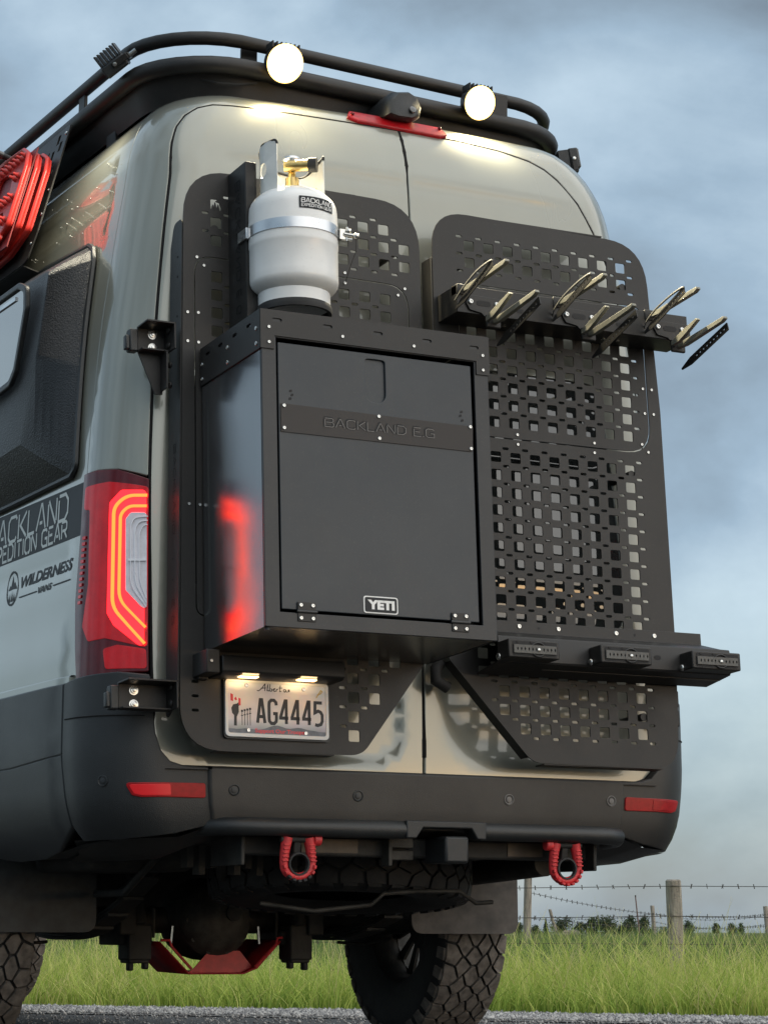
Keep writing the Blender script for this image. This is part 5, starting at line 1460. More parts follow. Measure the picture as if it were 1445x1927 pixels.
# ================================================================== running gear
AY = 1.75
R_T = .42
rt_ = random.Random(11)
def tyre_meshes():
    hw = .128
    prof = [(.215, -.100), (.235, -.116), (.285, -.128), (.345, -.130), (.385, -.124), (.402, -.112), (.407, -.09), (.408, 0), (.407, .09), (.402, .112), (.385, .124), (.345, .130), (.285, .128), (.235, .116), (.215, .100)]
    a = MB(); a.lathe(prof, 72, None, caps=False)
    b = MB(); NP = 34; cols = 6
    xs = [-.120, -.072, -.028, .014, .056, .088, .120]
    xs = [-.120, -.070, -.030, .012, .052, .084, .120]
    # staggered polygons with jittered shared corners
    jit = {}
    def corner(c, k):
        key = (c, k % (2 * NP))
        if key not in jit: jit[key] = (rt_.uniform(-.005, .005), rt_.uniform(-.28, .28))
        jx, jk = jit[key]
        x = xs[c] + ((jx + .0115 * (1 if (k + c) % 2 == 0 else -1)) if 0 < c < len(xs) - 1 else 0)
        return x, (k + jk) * pi / NP
    for c in range(len(xs) - 1):
        for k in range(NP):
            k0 = 2 * k + (c % 2)
            pts = [corner(c, k0), corner(c + 1, k0), corner(c + 1, k0 + 1), corner(c + 1, k0 + 2), corner(c, k0 + 2), corner(c, k0 + 1)]
            pts = [(x, an) for x, an in pts]
            cx = sum(p[0] for p in pts) / 6; ca = sum(p[1] for p in pts) / 6
            q = []
            for x, an in pts:
                dx, da = x - cx, (an - ca) * R_T
                L_ = math.hypot(dx, da); f_ = max(.3, (L_ - .0058) / L_)
                q.append((cx + dx * f_, ca + da * f_ / R_T))
            top, bot = [], []
            for x, an in q:
                drop = .010 * max(0, (abs(x) - .095) / .025) ** 2
                top.append(((R_T - drop) * cos(an), (R_T - drop) * sin(an), x)); bot.append((.398 * cos(an), .398 * sin(an), x))
            b.add(top + bot, [tuple(range(6)), (6, 7, 1, 0), (7, 8, 2, 1), (8, 9, 3, 2), (9, 10, 4, 3), (10, 11, 5, 4), (11, 6, 0, 5)])
    for sx in (-1, 1):                                               # shoulder lugs
        for k in range(NP):
            an = (k + .5) * 2 * pi / NP + (.09 if sx > 0 else 0); w_ = .052
            P = []
            for r, z in ((.409, .113), (.404, .124), (.372, .1335)):
                for s_ in (-1, 1): P.append((r * cos(an + s_ * w_), r * sin(an + s_ * w_), sx * z))
            for r, z in ((.40, .108), (.39, .119), (.37, .124)):
                for s_ in (-1, 1): P.append((r * cos(an + s_ * w_), r * sin(an + s_ * w_), sx * z))
            b.add(P, [(0, 1, 3, 2), (2, 3, 5, 4), (0, 2, 8, 6), (2, 4, 10, 8), (1, 7, 9, 3), (3, 9, 11, 5), (4, 5, 11, 10)])
    return a.mesh('tyre'), b.mesh('tread')
tyre_me, tread_me = tyre_meshes()
bmx = bmesh.new(); bmx.from_mesh(tread_me); bmesh.ops.recalc_face_normals(bmx, faces=bmx.faces); bmx.to_mesh(tread_me); bmx.free()
ro = MB()
ro.lathe([(.222, -.105), (.226, -.098), (.205, -.092), (.200, .05), (.205, .092), (.226, .098), (.222, .105)], 48, None, caps=False)
rim_me = ro.mesh('rim')
vs, tris, bdr = tri_fill([(.212 * cos(i * pi / 24), .212 * sin(i * pi / 24)) for i in range(48)],
    [[(r * cos(a + s_), r * sin(a + s_)) for r, s_ in ((.095, -.10), (.196, -.13), (.200, 0), (.196, .13), (.095, .10))] for a in [j * 2 * pi / 14 for j in range(14)]])
nvs = len(vs); fme = bpy.data.meshes.new('wheel_disc')
fme.from_pydata([(x, y, .006) for x, y in vs] + [(x, y, -.006) for x, y in vs], [], [tuple(f) for f in tris] + [tuple(nvs + i for i in f[::-1]) for f in tris] + [(b, a, nvs + a, nvs + b) for a, b in bdr])
fme.update()
def wheel(x, y, first=True):
    sg = 1 if x > 0 else -1
    Q = frame((x, y, R_T - .002), (0, 1 * sg, 0), (0, 0, 1))          # local z = outward
    e = bpy.data.objects.new('wheel', None); place(e, van, Q)
    for nm, me, m_ in (('tyre', tyre_me, RUBBER), ('tread', tread_me, TREAD), ('rim', rim_me, UNDER), ('wheel_disc', fme, UNDER)):
        if not me.materials:
            me.materials.append(m_); me.polygons.foreach_set('use_smooth', [nm != 'tread' and nm != 'wheel_disc'] * len(me.polygons))
        o = bpy.data.objects.new(nm, me); place(o, e, Q)
    return e
for x, y in ((.872, AY), (-.872, AY), (.872, 6.6), (-.872, 6.6)): wheel(x, y)
# spare wheel slung under the tail
sp = thing('spare_wheel', 'knobbly spare wheel slung under the van behind the axle', 'wheel', (.07, .80, .45))
Q = frame((.07, .80, .605), (1, 0, 0), (0, 1, -.0)) @ Matrix.Rotation(radians(-5), 4, 'X') @ Matrix.Rotation(radians(3), 4, 'Y')
for nm, me, m_ in (('tyre', tyre_me, RUBBER), ('tread', tread_me, None)):
    o = bpy.data.objects.new(nm, me.copy()); o.data.materials.clear(); o.data.materials.append(RUBBER); place(o, sp, Q)
mb = MB()
mb.tube([(-.36, .46, .468), (-.20, .42, .446), (-.02, .40, .466), (.02, .395, .500), (.12, .39, .507), (.28, .395, .510), (.34, .40, .474), (.42, .44, .478)], .007, 8)
mb.obj('spare_cradle', DIRTY, van, smooth=70)
# mud flaps
for sg, m_ in ((-1, FLAPDARK), (1, FLAP)):
    plate('mud_flap', rounded([(-.215, .378), (.205, .378), (.205, .80), (-.215, .80)], [.045, .045, .01, .01], 6), [], .008, m_, van, frame((sg * .782, 1.25, 0), (1, 0, 0), (0, .03, 1)), bevel=.002)
# floor, rails, axle, springs
MB().box((0, 3.2, .735), (1.90, 5.9, .03)).obj('floor_pan', UNDER, van)
for sg in (-1, 1):
    MB().box((sg * .46, 3.0, .68), (.09, 5.4, .10)).obj('chassis_rail', UNDER, van, bevel=.008)
    mb = MB()
    for k in range(4):
        L_ = .75 - k * .13
        pts = [(sg * .50, AY + L_ * t, .385 + .14 * (L_ * t) ** 2 / .5 - k * .011 - .0) for t in [-1 + i * .1 for i in range(21)]]
        V = []
        for p in pts: V += [(p[0] - .035, p[1], p[2]), (p[0] + .035, p[1], p[2]), (p[0] + .035, p[1], p[2] + .009), (p[0] - .035, p[1], p[2] + .009)]
        F = []
        for i in range(20):
            for j in range(4): F.append((4 * i + j, 4 * i + (j + 1) % 4, 4 * i + 4 + (j + 1) % 4, 4 * i + 4 + j))
        mb.add(V, F + [(0, 1, 2, 3), (80, 83, 82, 81)])
    mb.obj('leaf_spring', UNDER, van)
    xc = sg * .30
    mb = MB(); mb.box((xc, AY - .13, .345), (.085, .10, .12)); mb.box((xc, AY - .13, .30), (.075, .085, .05)); mb.box((xc, AY - .04, .36), (.12, .2, .05)); mb.box((xc - sg * .03, AY - .15, .275), (.02, .03, .04)); mb.box((xc + sg * .025, AY - .15, .275), (.02, .03, .05))
    mb.cyl((xc, AY - .16, .40), (xc, AY - .10, .62), .028, 12); mb.box((xc + sg * .05, AY - .16, .42), (.06, .07, .10))
    mb.obj('spring_clamp', UNDER, van, bevel=.006)
    mb = MB(); mb.cyl((xc - sg * .02, AY - .16, .37), (xc - sg * .02, AY - .16, .335), .008, 8); mb.cyl((xc - sg * .07, AY - .12, .46), (xc - sg * .07, AY - .12, .36), .006, 8); mb.obj('clamp_bolt', DIRTY, van)
    mb = MB(); mb.tube([(sg * .16, AY - .12, .40), (sg * .165, AY - .12, .34)], .006, 6); mb.obj('guard_bolt', CHROME, van)
    mb = MB(); mb.cyl((sg * .50, .55, .70), (sg * .42, 1.45, .50), .022, 12); mb.obj('damper', UNDER, van)
    mb = MB(); mb.tube([(sg * .55, AY + .05, .345), (sg * .65, AY + .02, .338), (sg * .74, AY, .36)], .006, 6); mb.obj('brake_hose', RUBBER, van)
MB().cyl((-.80, AY, .42), (.80, AY, .42), .045, 16).obj('axle_tube', UNDER, van)
mb = MB(); mb.sphere((0, AY, .425), .155, 24, 14, (1.0, .95, .92)); mb.lathe([(.125, 0), (.13, .01), (.118, .03), (.075, .055), (.02, .06)], 28, frame((0, AY - .11, .42), (1, 0, 0), (0, 0, 1)))
df = mb.obj('differential', DIRTY, van, smooth=45)
MB().lathe([(.028, 0), (.028, .012), (.018, .014)], 16, frame((.045, AY - .165, .445), (1, 0, 0), (0, 0, 1))).obj('diff_plug', UNDER, df)
for k in range(10):
    a = k * pi / 5; MB().lathe([(.008, 0), (.008, .008)], 8, frame((.112 * cos(a), AY - .135, .42 + .112 * sin(a)), (1, 0, 0), (0, 0, 1))).obj('cover_bolt', UNDER, df)
# red guard below the differential
gd = MB()
gy0, gy1 = AY - .17, AY + .12
P = [(-.215, .345), (-.185, .345), (-.17, .325), (-.085, .262), (-.028, .320), (.105, .320), (.17, .262), (.20, .335), (.215, .355)]
rearp = [(-.215, .352), (-.190, .352), (-.183, .330), (-.098, .268), (-.080, .262), (-.030, .318), (.095, .318), (.135, .280), (.205, .345), (.215, .362)]
low = [(-.225, .348), (-.115, .243), (.085, .243), (.135, .262), (.222, .352)]
V = [(x, gy0, z) for x, z in low]; V2 = [(x, gy1, z + .004) for x, z in low]
n = 5; gd.add(V + V2, [(i, i + 1, n + i + 1, n + i) for i in range(n - 1)])
g1 = gd.obj('diff_guard', REDDARK, van); sm_ = g1.modifiers.new('solid', 'SOLIDIFY'); sm_.thickness = .006
fp = [(-.110, .2445), (.085, .2445), (.130, .264), (.085, .318), (-.030, .318), (-.085, .262)]
MB().prism(fp, 0, .006, frame((0, gy0 + .002, 0), (1, 0, 0), (0, .12, 1))).obj('guard_front', mat('red_guard_face', (.50, .020, .022), .42, var=.25, vscale=20), g1)
MB().tube([(-.222, gy0, .352), (-.190, gy0, .352), (-.182, gy0, .330), (-.108, gy0, .256)], .005, 6).obj('guard_edge', REDSHACK, g1)
MB().tube([(.128, gy0, .262), (.206, gy0, .338), (.212, gy0, .360), (.230, gy0, .362)], .005, 6).obj('guard_edge', REDSHACK, g1)
MB().prism(rect(-.010, .295, .075, .315), -.0075, -.006, frame((0, gy0 - .006, 0), (1, 0, 0), (0, .12, 1))).obj('guard_badge', DIRTY, g1)
# dark clutter: exhaust, sky-blocking box, fluid tank, cables
MB().cyl((.62, .45, .60), (.62, 1.3, .56), .04, 14).obj('exhaust_pipe', DIRTY, van)
MB().box((0, 2.75, .565), (1.5, .5, .33)).obj('sky_blocker', UNDER, van, bevel=.04)  # dark box added to block bright sky showing under the floor
MB().box((-.62, 1.0, .64), (.36, .5, .15)).obj('fluid_tank', UNDER, van, bevel=.03)
mb = MB(); mb.tube([(-.55, .40, .70), (-.45, .55, .62), (-.36, .75, .55)], .016, 8); mb.tube([(-.60, .5, .68), (-.62, .9, .50), (-.60, 1.2, .50)], .012, 8); mb.obj('hose', UNDER, van)
mb = MB()
for i in range(9): mb.box((-.60 + .05 * i, .45 + .03 * (i % 3), .63 - .02 * (i % 2)), (.02, .05, .12))
mb.obj('bracketry', UNDER, van)

# ================================================================== the place: road, shoulder, verge, field
NQ = Vector((.7071, .7071, 0)); TQ = Vector((.7071, -.7071, 0))      # across and along the road
QE = 7.7                                                              # where the gravel meets the grass
def gz(q):
    for (a, b), (c, d) in zip(GP, GP[1:]):
        if q <= c:
            t = (q - a) / (c - a); t = t if c < 8 else t * t * (3 - 2 * t); return b + (d - b) * t
    return GP[-1][1]
GP = [(-40, -.15), (-3, 0), (2.0, 0), (4.6, -.05), (7.7, -.118), (13.0, -.52), (17, -.50), (30, -.05), (90, -.12), (150, -.35), (420, -2.2), (900, -3.0), (4000, -6)]
def terrain(name, qs, ts, m_, dz=0.0, kind='structure', hill=True):
    mb = MB(); V = []
    for q in qs:
        for t in ts:
            p = NQ * q + TQ * t
            z = gz(q) + dz
            if hill and q > 90: z += 2.4 * math.exp(-((q - 170) / 60) ** 2 - ((t + 72) / 52) ** 2) * 0 
            V.append((p.x, p.y, z))
    n = len(ts)
    mb.add(V, [(i * n + j, i * n + j + 1, (i + 1) * n + j + 1, (i + 1) * n + j) for i in range(len(qs) - 1) for j in range(n - 1)])
    me = mb.mesh(name); bm = bmesh.new(); bm.from_mesh(me)
    for f in bm.faces:
        if f.normal.z < 0: f.normal_flip()
    bm.to_mesh(me); bm.free()
    o = mesh_obj(name, me, m_, None, smooth=60); o['kind'] = kind; return o
def soil(name, lo, hi, sc, bump=.5):
    return mat(name, lo, .95, var=.55, vscale=sc, tint=hi, bump=bump, bscale=sc * 12, bdist=.02, detail=8)
tsn = [-60, -30, -18, -12, -8, -5, -2, 1, 4, 7, 10, 14, 20, 30, 60]
FIELD = soil('field_soil_green', (.055, .075, .022), (.10, .105, .045), .35)
g0 = terrain('ground', [7.2, 8, 9, 10, 11, 12, 13, 14, 15.5, 17, 20, 24, 30, 40, 55, 75, 100, 140, 190, 260, 340, 420, 600, 900, 1600, 4000],
             [-4000, -1200, -500, -200, -100] + tsn + [100, 200, 500, 1200, 4000], FIELD)
terrain('road', [-40, -20, -10, -3, 0, 2, 4.6, 6.3], [-400, -100] + tsn + [100, 400], mat('asphalt', (.045, .044, .043), .9, var=.35, vscale=60, bump=.6, bscale=240, bdist=.004, detail=8), .0)
terrain('gravel_shoulder', [5.2, 5.6, 6.2, 6.8, 7.2, 7.7, 8.1], [-400, -100] + tsn + [100, 400], mat('gravel_bed', (.20, .20, .195), .95, var=.5, vscale=70, bump=1.0, bscale=160, bdist=.01, detail=6), .006)
terrain('far_verge', [-4000, -1200, -400, -150, -80, -40.2], [-4000, -1200, -500, -200, -100] + tsn + [100, 200, 500, 1200, 4000], FIELD, -.02)
rng = np.random.default_rng(5)
def bulk(name, V, F, m_, attr=None, smooth=False):
    me = bpy.data.meshes.new(name)
    nf = len(F); k = F.shape[1]
    me.vertices.add(len(V)); me.vertices.foreach_set('co', V.astype(np.float32).ravel())
    me.loops.add(nf * k); me.loops.foreach_set('vertex_index', F.astype(np.int32).ravel())
    me.polygons.add(nf); me.polygons.foreach_set('loop_start', np.arange(0, nf * k, k, dtype=np.int32))
    me.update(calc_edges=True)
    if smooth: me.polygons.foreach_set('use_smooth', np.ones(nf, bool))
    if attr is not None:
        a = me.attributes.new('tint', 'FLOAT', 'POINT'); a.data.foreach_set('value', attr.astype(np.float32))
    me.materials.append(m_); me.validate()
    o = bpy.data.objects.new(name, me); place(o)
    return o
def tint_mat(name, stops, rough=.75, trans=0.0):
    m_, t, b = nodes(name)
    a = t.nodes.new('ShaderNodeAttribute'); a.attribute_name = 'tint'
    r = t.nodes.new('ShaderNodeValToRGB'); t.links.new(a.outputs['Fac'], r.inputs['Fac'])
    r.color_ramp.elements[0].position, r.color_ramp.elements[0].color = stops[0][0], (*stops[0][1], 1)
    r.color_ramp.elements[1].position, r.color_ramp.elements[1].color = stops[-1][0], (*stops[-1][1], 1)
    for p_, c_ in stops[1:-1]:
        q = r.color_ramp.elements.new(p_); q.color = (*c_, 1)
    t.links.new(r.outputs['Color'], b.inputs['Base Color']); b.inputs['Roughness'].default_value = rough; b.inputs['Specular IOR Level'].default_value = .25
    if trans:
        tr = t.nodes.new('ShaderNodeBsdfTranslucent'); t.links.new(r.outputs['Color'], tr.inputs['Color'])
        mxs = t.nodes.new('ShaderNodeMixShader'); mxs.inputs[0].default_value = trans
        t.links.new(b.outputs[0], mxs.inputs[1]); t.links.new(tr.outputs[0], mxs.inputs[2])
        t.links.new(mxs.outputs[0], t.nodes['Material Output'].inputs['Surface'])
    return m_
def view_xy(px, dist, n):
    """Ground points inside (and a little beyond) the field of view."""
    a = YAW + np.arctan((px - 722.5) / 4615.0)
    return CAM.x + dist * np.sin(a), CAM.y + dist * np.cos(a)
gzv = np.vectorize(gz)
def blades(name, x, y, h, w, lean, tint, m_, seg=3, bend=.5, zoff=0.0):
    n = len(x); az = rng.uniform(0, 2 * pi, n); fa = rng.uniform(0, 2 * pi, n)
    q = (x + y) * .7071
    z0 = gzv(q) - .01 + zoff
    rows = []
    for k in range(seg + 1):
        t = k / seg
        off = lean * h * (t ** 1.8)
        cx = x + np.cos(az) * off; cy = y + np.sin(az) * off; cz = z0 + h * t * (1 - .25 * lean * t) 
        ww = w * (1 - t) ** .7 + .0004
        for s_ in (-1, 1):
            rows.append(np.stack([cx + s_ * ww * np.cos(fa), cy + s_ * ww * np.sin(fa), cz], 1))
    V = np.stack(rows, 1).reshape(-1, 3)
    nv = 2 * (seg + 1); b = (np.arange(n) * nv)[:, None]
    F = np.concatenate([b + np.array([[2 * k, 2 * k + 1, 2 * k + 3, 2 * k + 2]]) for k in range(seg)], 0)
    at = np.repeat(tint, nv) + np.tile(np.repeat(np.linspace(-.10, .10, seg + 1), 2), n)
    o = bulk(name, V, F, m_, np.clip(at, 0, 1)); o['kind'] = 'stuff'; return o
VERGE = tint_mat('verge_grass', [(0, (.15, .24, .04)), (.28, (.35, .48, .09)), (.55, (.55, .61, .15)), (.8, (.66, .59, .26)), (1, (.68, .57, .32))], trans=.35)
MEAD = tint_mat('meadow_grass', [(0, (.08, .15, .04)), (.4, (.16, .24, .07)), (.7, (.30, .29, .13)), (1, (.42, .36, .22))], trans=.3)
# verge: long grass at the edge of the gravel
def strip_points(n, q0, q1, p0, p1, power=1.0):
    u = rng.random(n) ** power
    q = q0 + (q1 - q0) * u
    px = rng.uniform(p0, p1, n)
    a = YAW + np.arctan((px - 722.5) / 4615.0)
    # distance along the ray at which (x + y)/sqrt2 = q
    d = (q / .7071 - CAM.x - CAM.y) / (np.sin(a) + np.cos(a))
    return CAM.x + d * np.sin(a), CAM.y + d * np.cos(a), q, d
x, y, q, d = strip_points(52000, QE - .05, QE + 5.5, -700, 2300, 1.5)
edge = rng.normal(0, .10, len(x)); keep = q > QE + .04 + .10 * np.sin(x * 2.1) + np.abs(edge) * .6
x, y, q, d = x[keep], y[keep], q[keep], d[keep]
patchy = .5 + .5 * np.sin(x * 1.3 + 2 * np.sin(y * .9)) * np.cos(y * 1.7)
h = (.22 + .32 * np.clip((q - QE) / 1.3, 0, 1)) * rng.uniform(.55, 1.25, len(x)) * (.8 + .35 * patchy)
blades('verge_grass', x, y, h, rng.uniform(.0022, .0052, len(x)), rng.uniform(.15, 1.1, len(x)), np.clip(rng.normal(.38, .19, len(x)) + .24 * (patchy - .5), 0, 1), VERGE).update_tag()
x, y, q, d = strip_points(6500, QE + .1, QE + 3.5, -700, 2300)
pw = .5 + .5 * np.sin(x * 2.6 + 1.2 * np.cos(y * 2.2)) * np.cos(y * 3.1); kp = rng.random(len(x)) < pw ** 2
x, y = x[kp], y[kp]
blades('verge_weeds', x, y, rng.uniform(.08, .26, len(x)), rng.uniform(.006, .014, len(x)), rng.uniform(.4, 1.4, len(x)), rng.uniform(.0, .3, len(x)), VERGE, 3)
x, y, q, d = strip_points(4600, QE + .3, QE + 6.5, -700, 2300)
blades('tall_grass_stalks', x, y, rng.uniform(.45, .78, len(x)), rng.uniform(.0012, .0024, len(x)), rng.uniform(.1, .6, len(x)), rng.uniform(.6, .95, len(x)), VERGE, 4)
x, y, q, d = strip_points(60000, QE + 5, QE + 34, -500, 2100, 1.1)
pt = .5 + .5 * np.sin(x * .35 + 1.3 * np.sin(y * .3)) * np.cos(y * .42)
blades('meadow_grass', x, y, rng.uniform(.22, .50, len(x)) * (.7 + .6 * pt), rng.uniform(.004, .010, len(x)), rng.uniform(.1, .8, len(x)), np.clip(rng.normal(.22, .12, len(x)) + .12 * (1 - pt) + .012 * np.clip(q - 24, 0, 12), 0, 1), MEAD, 2)
x, y, q, d = strip_points(50000, QE + 30, 150, -300, 1900, 1.3)
blades('field_grass', x, y, rng.uniform(.22, .42, len(x)) * np.clip(1.3 - q / 130, .3, 1), rng.uniform(.012, .035, len(x)), rng.uniform(.1, .7, len(x)), np.clip(rng.normal(.66, .13, len(x)) + .0018 * (q - 40), 0, 1), MEAD, 2)
# loose stones on the shoulder
def stones(name, n, q0, q1, s0, s1, m_, p0=-500, p1=2100):
    x, y, q, d = strip_points(n, q0, q1, p0, p1)
    base = np.array([(1, 0, 0), (-.9, .1, 0), (0, 1, .1), (.1, -1, 0), (0, .1, .8), (0, 0, -.7)])
    F0 = np.array([(0, 2, 4), (2, 1, 4), (1, 3, 4), (3, 0, 4), (2, 0, 5), (1, 2, 5), (3, 1, 5), (0, 3, 5)])
    k = len(x); sc = (s0 + (s1 - s0) * rng.random(k) ** 2.5)[:, None, None] * rng.uniform(.6, 1.3, (k, 1, 3))
    B = base[None] * sc + rng.normal(0, .12, (k, 6, 3)) * sc
    a = rng.uniform(0, 2 * pi, k); ca, sa = np.cos(a)[:, None], np.sin(a)[:, None]
    X = B[:, :, 0] * ca - B[:, :, 1] * sa + x[:, None]; Y = B[:, :, 0] * sa + B[:, :, 1] * ca + y[:, None]; Z = B[:, :, 2] + gzv(q)[:, None] + .010
    V = np.stack([X, Y, Z], 2).reshape(-1, 3); F = (np.arange(k) * 6)[:, None, None] + F0[None]
    o = bulk(name, V, F.reshape(-1, 3), m_, np.repeat(rng.random(k), 6)); o['kind'] = 'stuff'
STONE = tint_mat('crushed_stone', [(0, (.11, .11, .115)), (.5, (.27, .265, .26)), (1, (.48, .47, .45))], .9)
stones('gravel', 42000, 5.4, 8.0, .005, .019, STONE)
stones('road_grit', 6000, 2.5, 5.5, .003, .010, STONE)

# ---- fences
def ray_pt(px, dist):
    a = YAW + math.atan((px - 722.5) / 4615.0)
    return Vector((CAM.x + dist * sin(a), CAM.y + dist * cos(a), 0))
def pix_z(py, dist): return CAM.z + (1746.5 - py) * dist / 4615.0 / cos(0)
def post(base, top, r, parent, seed, name='fence_post'):
    rp = random.Random(seed); base, top = Vector(base), Vector(top); mb = MB(); n = 14; K = 9; V = []
    rad = [r * rp.uniform(.93, 1.07) for _ in range(n)]
    crack = rp.randrange(n)
    for k in range(K):
        t = k / (K - 1); c = base.lerp(top, t)
        for j in range(n):
            a = 2 * pi * j / n; rr = rad[j] * (1.04 - .06 * t) * rp.uniform(.985, 1.015)
            if j == crack: rr *= .80
            V.append((c.x + rr * cos(a), c.y + rr * sin(a), c.z))
    V += [(top.x + rad[j] * .80 * cos(2 * pi * j / n), top.y + rad[j] * .80 * sin(2 * pi * j / n), top.z + r * .18) for j in range(n)]
    mb.add(V, [(k * n + j, k * n + (j + 1) % n, (k + 1) * n + (j + 1) % n, (k + 1) * n + j) for k in range(K) for j in range(n)] + [tuple(K * n + j for j in range(n))])
    return mb.obj(name, WOOD, parent, smooth=40)
def barbed(a, b, r, parent, sag, barb, seed, steps=24, bl=.035):
    rp = random.Random(seed); a, b = Vector(a), Vector(b); mb = MB()
    pts = [a.lerp(b, i / steps) - Vector((0, 0, sag * 4 * (i / steps) * (1 - i / steps))) for i in range(steps + 1)]
    mb.tube(pts, r, 5)
    L_ = (b - a).length; nb = int(L_ / barb)
    for i in range(1, nb):
        t = i / nb; c = a.lerp(b, t) - Vector((0, 0, sag * 4 * t * (1 - t)))
        for k in range(2):
            d = Vector((rp.uniform(-.6, .6), rp.uniform(-.6, .6), rp.choice((-1, 1)))).normalized() * bl
            mb.tube([c - d * .5, c + d * .5], r * .9, 4)
    return mb.obj('barbed_wire', WIRE, parent, smooth=60)
D1 = 20.5
pB = ray_pt(1266, D1); along = Vector((cos(YAW + .05), -sin(YAW + .05), 0))
fn = thing('wire_fence', 'nearest barbed wire fence with a thick weathered post beyond the verge', 'fence', (pB.x, pB.y, -.5), 'barbed wire fences')
posts = [pB - along * 5.6, pB, pB + along * 5.6]
zt = pix_z(1660, D1)
for i, p in enumerate(posts):
    post((p.x + (.04 if i == 1 else 0) * r2.x, p.y + (.04 if i == 1 else 0) * r2.y, -.62), (p.x - .01, p.y, zt), .066, fn, 20 + i)
off = Vector((-sin(YAW), -cos(YAW), 0)) * .07
for w_, (y0, y1, y2) in enumerate(((1690, 1669.5, 1672), (1736, 1724, 1726), (1774, 1775, 1775), (1818, 1823, 1824))):
    for (p, q, ya, yb, sg_) in ((posts[0], posts[1], y0, y1, 0), (posts[1], posts[2], y1, y2, 1)):
        barbed(p + off + Vector((0, 0, pix_z(ya, D1))), q + off + Vector((0, 0, pix_z(yb, D1))), .0030, fn, .012 * (w_ % 2), .125, 40 + w_ * 2 + sg_, 16, .04)
ff = thing('wire_fence', 'thinner barbed wire fence with leaning posts far across the field', 'fence', (*ray_pt(1200, 60).xy, 0), 'barbed wire fences')
far = [(994, 39.5, 1650, 1793, .060, .006), (1434, 61, 1706, 1771, .060, -.012), (1224, 69, 1705.5, 1762, .058, -.01), (1034, 79, 1713, 1764, .055, -.045)]
tops = []
for i, (px, dd, ty, by, r, ln) in enumerate(far):
    p = ray_pt(px, dd); zt_, zb_ = pix_z(ty, dd), pix_z(by, dd) - .15
    post((p.x - ln * 6 * rt.x, p.y - ln * 6 * rt.y, zb_), (p.x, p.y, zt_), r, ff, 60 + i); tops.append((p, zt_, zb_ + .15))
def link(i, j, fr, sag, seed):
    (p, a, b), (q, c, d) = tops[i], tops[j]
    barbed(p + Vector((0, 0, a + (b - a) * fr)), q + Vector((0, 0, c + (d - c) * fr)), .0045, ff, sag, .35, seed, 20, .06)
for k, fr in enumerate((.22, .55, .80)): link(0, 1, fr, .10 + .1 * (k == 0), 80 + k)
for k, fr in enumerate((.25, .50, .75)): link(1, 2, fr, .14, 90 + k); link(2, 3, fr, .12, 100 + k)
p = ray_pt(1193, 120)
pole = thing('marker_pole', 'thin tall pole standing alone in front of the far trees', 'pole', (p.x, p.y, 0))
MB().cyl((p.x + .25, p.y, -.3), (p.x, p.y, pix_z(1689, 120)), .045, 8, .028).obj('shaft', mat('pole_red_brown', (.16, .10, .09), .8, var=.2), pole)
MB().cyl((p.x, p.y, pix_z(1689, 120)), (p.x, p.y, pix_z(1688, 120) + .05), .035, 8).obj('pole_cap', DIRTY, pole)

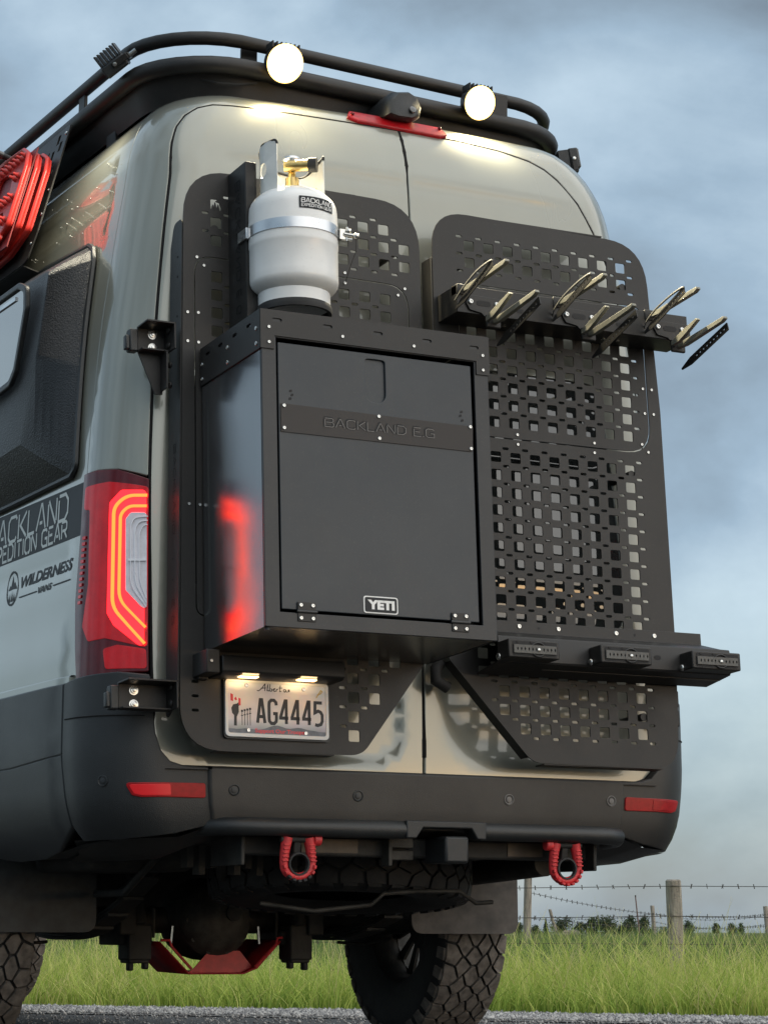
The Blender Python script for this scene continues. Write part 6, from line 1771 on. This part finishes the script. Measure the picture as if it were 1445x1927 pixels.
# ---- far trees
LEAF = [tint_mat('poplar_leaves', [(0, (.030, .050, .026)), (.5, (.060, .085, .042)), (1, (.105, .125, .070))], .8, .2), tint_mat('spruce_needles', [(0, (.014, .028, .022)), (1, (.035, .055, .042))], .85)]
BARK = mat('far_bark', (.10, .085, .07), .9, var=.3)
def tree(px, dist, top_y, base_y, width_px, label, kind, seed):
    rs = np.random.default_rng(seed); rp = random.Random(seed)
    p = ray_pt(px, dist); zb = pix_z(base_y, dist) - .3; zt_ = pix_z(top_y - 8, dist); H_ = zt_ - zb; Wd = 1.22 * width_px * dist / 4615.0 / 2
    t = thing('spruce_tree' if kind else 'poplar_tree', label, 'tree', (p.x, p.y, zb), 'trees on the far side of the field')
    mb = MB(); mb.cyl((p.x, p.y, zb), (p.x, p.y, zb + H_ * (.95 if kind else .6)), .035 * H_, 8, .012 * H_)
    if not kind:
        for k in range(6):
            a = rp.uniform(0, 2 * pi); z = zb + H_ * rp.uniform(.25, .55); mb.cyl((p.x, p.y, z), (p.x + cos(a) * Wd * .6, p.y + sin(a) * Wd * .6, z + H_ * rp.uniform(.15, .35)), .015 * H_, 6, .006 * H_)
    mb.obj('trunk', BARK, t)
    n = 1300
    if kind:
        u = rs.random(n) ** .8; r = Wd * (1 - u) * (.35 + .65 * np.abs(np.sin(u * 30))) * np.sqrt(rs.random(n)); a = rs.uniform(0, 2 * pi, n)
        c = np.stack([p.x + r * np.cos(a), p.y + r * np.sin(a), zb + H_ * (.08 + .92 * u)], 1); tn = rs.random(n) * .6 + .3 * u
    else:
        nc = 15; cl_ = []
        for k in range(nc):
            a = rp.uniform(0, 2 * pi); rr = Wd * rp.uniform(0, .75); z = H_ * rp.uniform(.28, .86); f_ = 1 - .55 * max(0, z / H_ - .55) / .45
            cl_.append((cos(a) * rr * f_, sin(a) * rr * f_, z, rp.uniform(.20, .34) * Wd * 1.25, rp.uniform(-.18, .18)))
        cl_ = np.array(cl_); i = rs.integers(0, nc, n); g = rs.normal(0, .55, (n, 3)); 
        c = np.stack([p.x + cl_[i, 0] + g[:, 0] * cl_[i, 3], p.y + cl_[i, 1] + g[:, 1] * cl_[i, 3], zb + np.minimum(cl_[i, 2] + g[:, 2] * cl_[i, 3] * 1.1, H_ * 1.0)], 1)
        tn = np.clip(.45 + cl_[i, 4] + .18 * g[:, 2] + rs.normal(0, .1, n), 0, 1)
    s = rs.uniform(.5, 1.2, n) * .055 * H_ * (.8 if kind else 1.0)
    d1 = rs.normal(0, 1, (n, 3)); d1 /= np.linalg.norm(d1, axis=1)[:, None]; d2 = np.cross(d1, rs.normal(0, 1, (n, 3))); d2 /= np.linalg.norm(d2, axis=1)[:, None]
    V = np.stack([c - d1 * s[:, None], c + d2 * s[:, None] * .6, c + d1 * s[:, None], c - d2 * s[:, None] * .6], 1).reshape(-1, 3)
    F = (np.arange(n) * 4)[:, None] + np.arange(4)[None]
    o = bulk('crown', V, F, LEAF[kind], np.repeat(tn, 4)); o.parent = t; o.matrix_parent_inverse = W[t].inverted()
TREES = [
 (1026, 420, 1738, 1760, 16, 'dark pointed spruce beside the leaning far fence post', 1),
 (1056, 400, 1735, 1762, 40, 'round leafy tree just right of the leaning far post, above the pale house', 0),
 (1090, 410, 1743, 1762, 22, 'small low tree between the pale house and the taller pair', 0),
 (1110, 400, 1734, 1764, 30, 'bushy tree, left one of the tall middle pair', 0),
 (1140, 395, 1731, 1765, 36, 'bushy tree, right and taller one of the middle pair', 0),
 (1181, 390, 1732, 1765, 40, 'broad dark tree directly behind the thin pole', 0),
 (1208, 400, 1732, 1763, 30, 'tree right of the thin pole, left of the slim fence post', 0),
 (1291, 420, 1740, 1759, 26, 'sparse tree just right of the thick near post', 0),
 (1342, 430, 1742, 1757, 14, 'narrow lone tree on the rise right of the thick post', 0),
 (1372, 430, 1744, 1757, 24, 'wide low tree on the rise, left of the last small one', 0),
 (1387, 430, 1744, 1757, 14, 'last small tree on the rise near the right edge', 0),
 (1165, 430, 1750, 1763, 24, 'low bush filling the gap left of the broad dark tree', 0),
 (975, 440, 1745, 1760, 30, 'small tree half hidden by the mud flap', 0),
 (1246, 430, 1752, 1761, 40, 'low brown-green bush touching the left side of the thick post', 0),
 (1006, 440, 1748, 1761, 18, 'tiny bush right beside the first far fence post', 0),
]
for i, a in enumerate(TREES): tree(*a, seed=200 + i)
# far low house
p = ray_pt(1073, 330); zb = pix_z(1768, 330)
hs_ = thing('farm_house', 'small pale farm house below the trees on the horizon', 'house', (p.x, p.y, zb))
Q = frame((p.x, p.y, zb), rt, (0, 0, 1)); Lh = 1.6
Q = Q @ Matrix.Scale(.8, 4)
MB().box((0, .35, 0), (3.2, .9, 2.2), Q).obj('wall', mat('pale_siding', (.24, .20, .16), .9, var=.1), hs_)
MB().add([Q @ Vector(v) for v in [(-1.85, .8, 1.3), (1.85, .8, 1.3), (1.85, .8, -1.3), (-1.85, .8, -1.3), (-1.1, 1.55, 0), (1.1, 1.55, 0)]], [(0, 1, 5, 4), (1, 2, 5), (2, 3, 4, 5), (3, 0, 4), (0, 3, 2, 1)]).obj('roof', mat('pale_roof', (.21, .17, .13), .9, var=.15), hs_, smooth=0)
for x in (-.8, .7): MB().box((x, .4, 1.12), (.5, .4, .05), Q).obj('window', GLASS, hs_)
MB().box((0, .22, 1.12), (.4, .75, .05), Q).obj('door', WOOD, hs_)
print('objects', len(bpy.data.objects), 'tris', sum(len(o.data.loop_triangles) if False else len(o.data.polygons) for o in bpy.data.objects if o.type == 'MESH'))
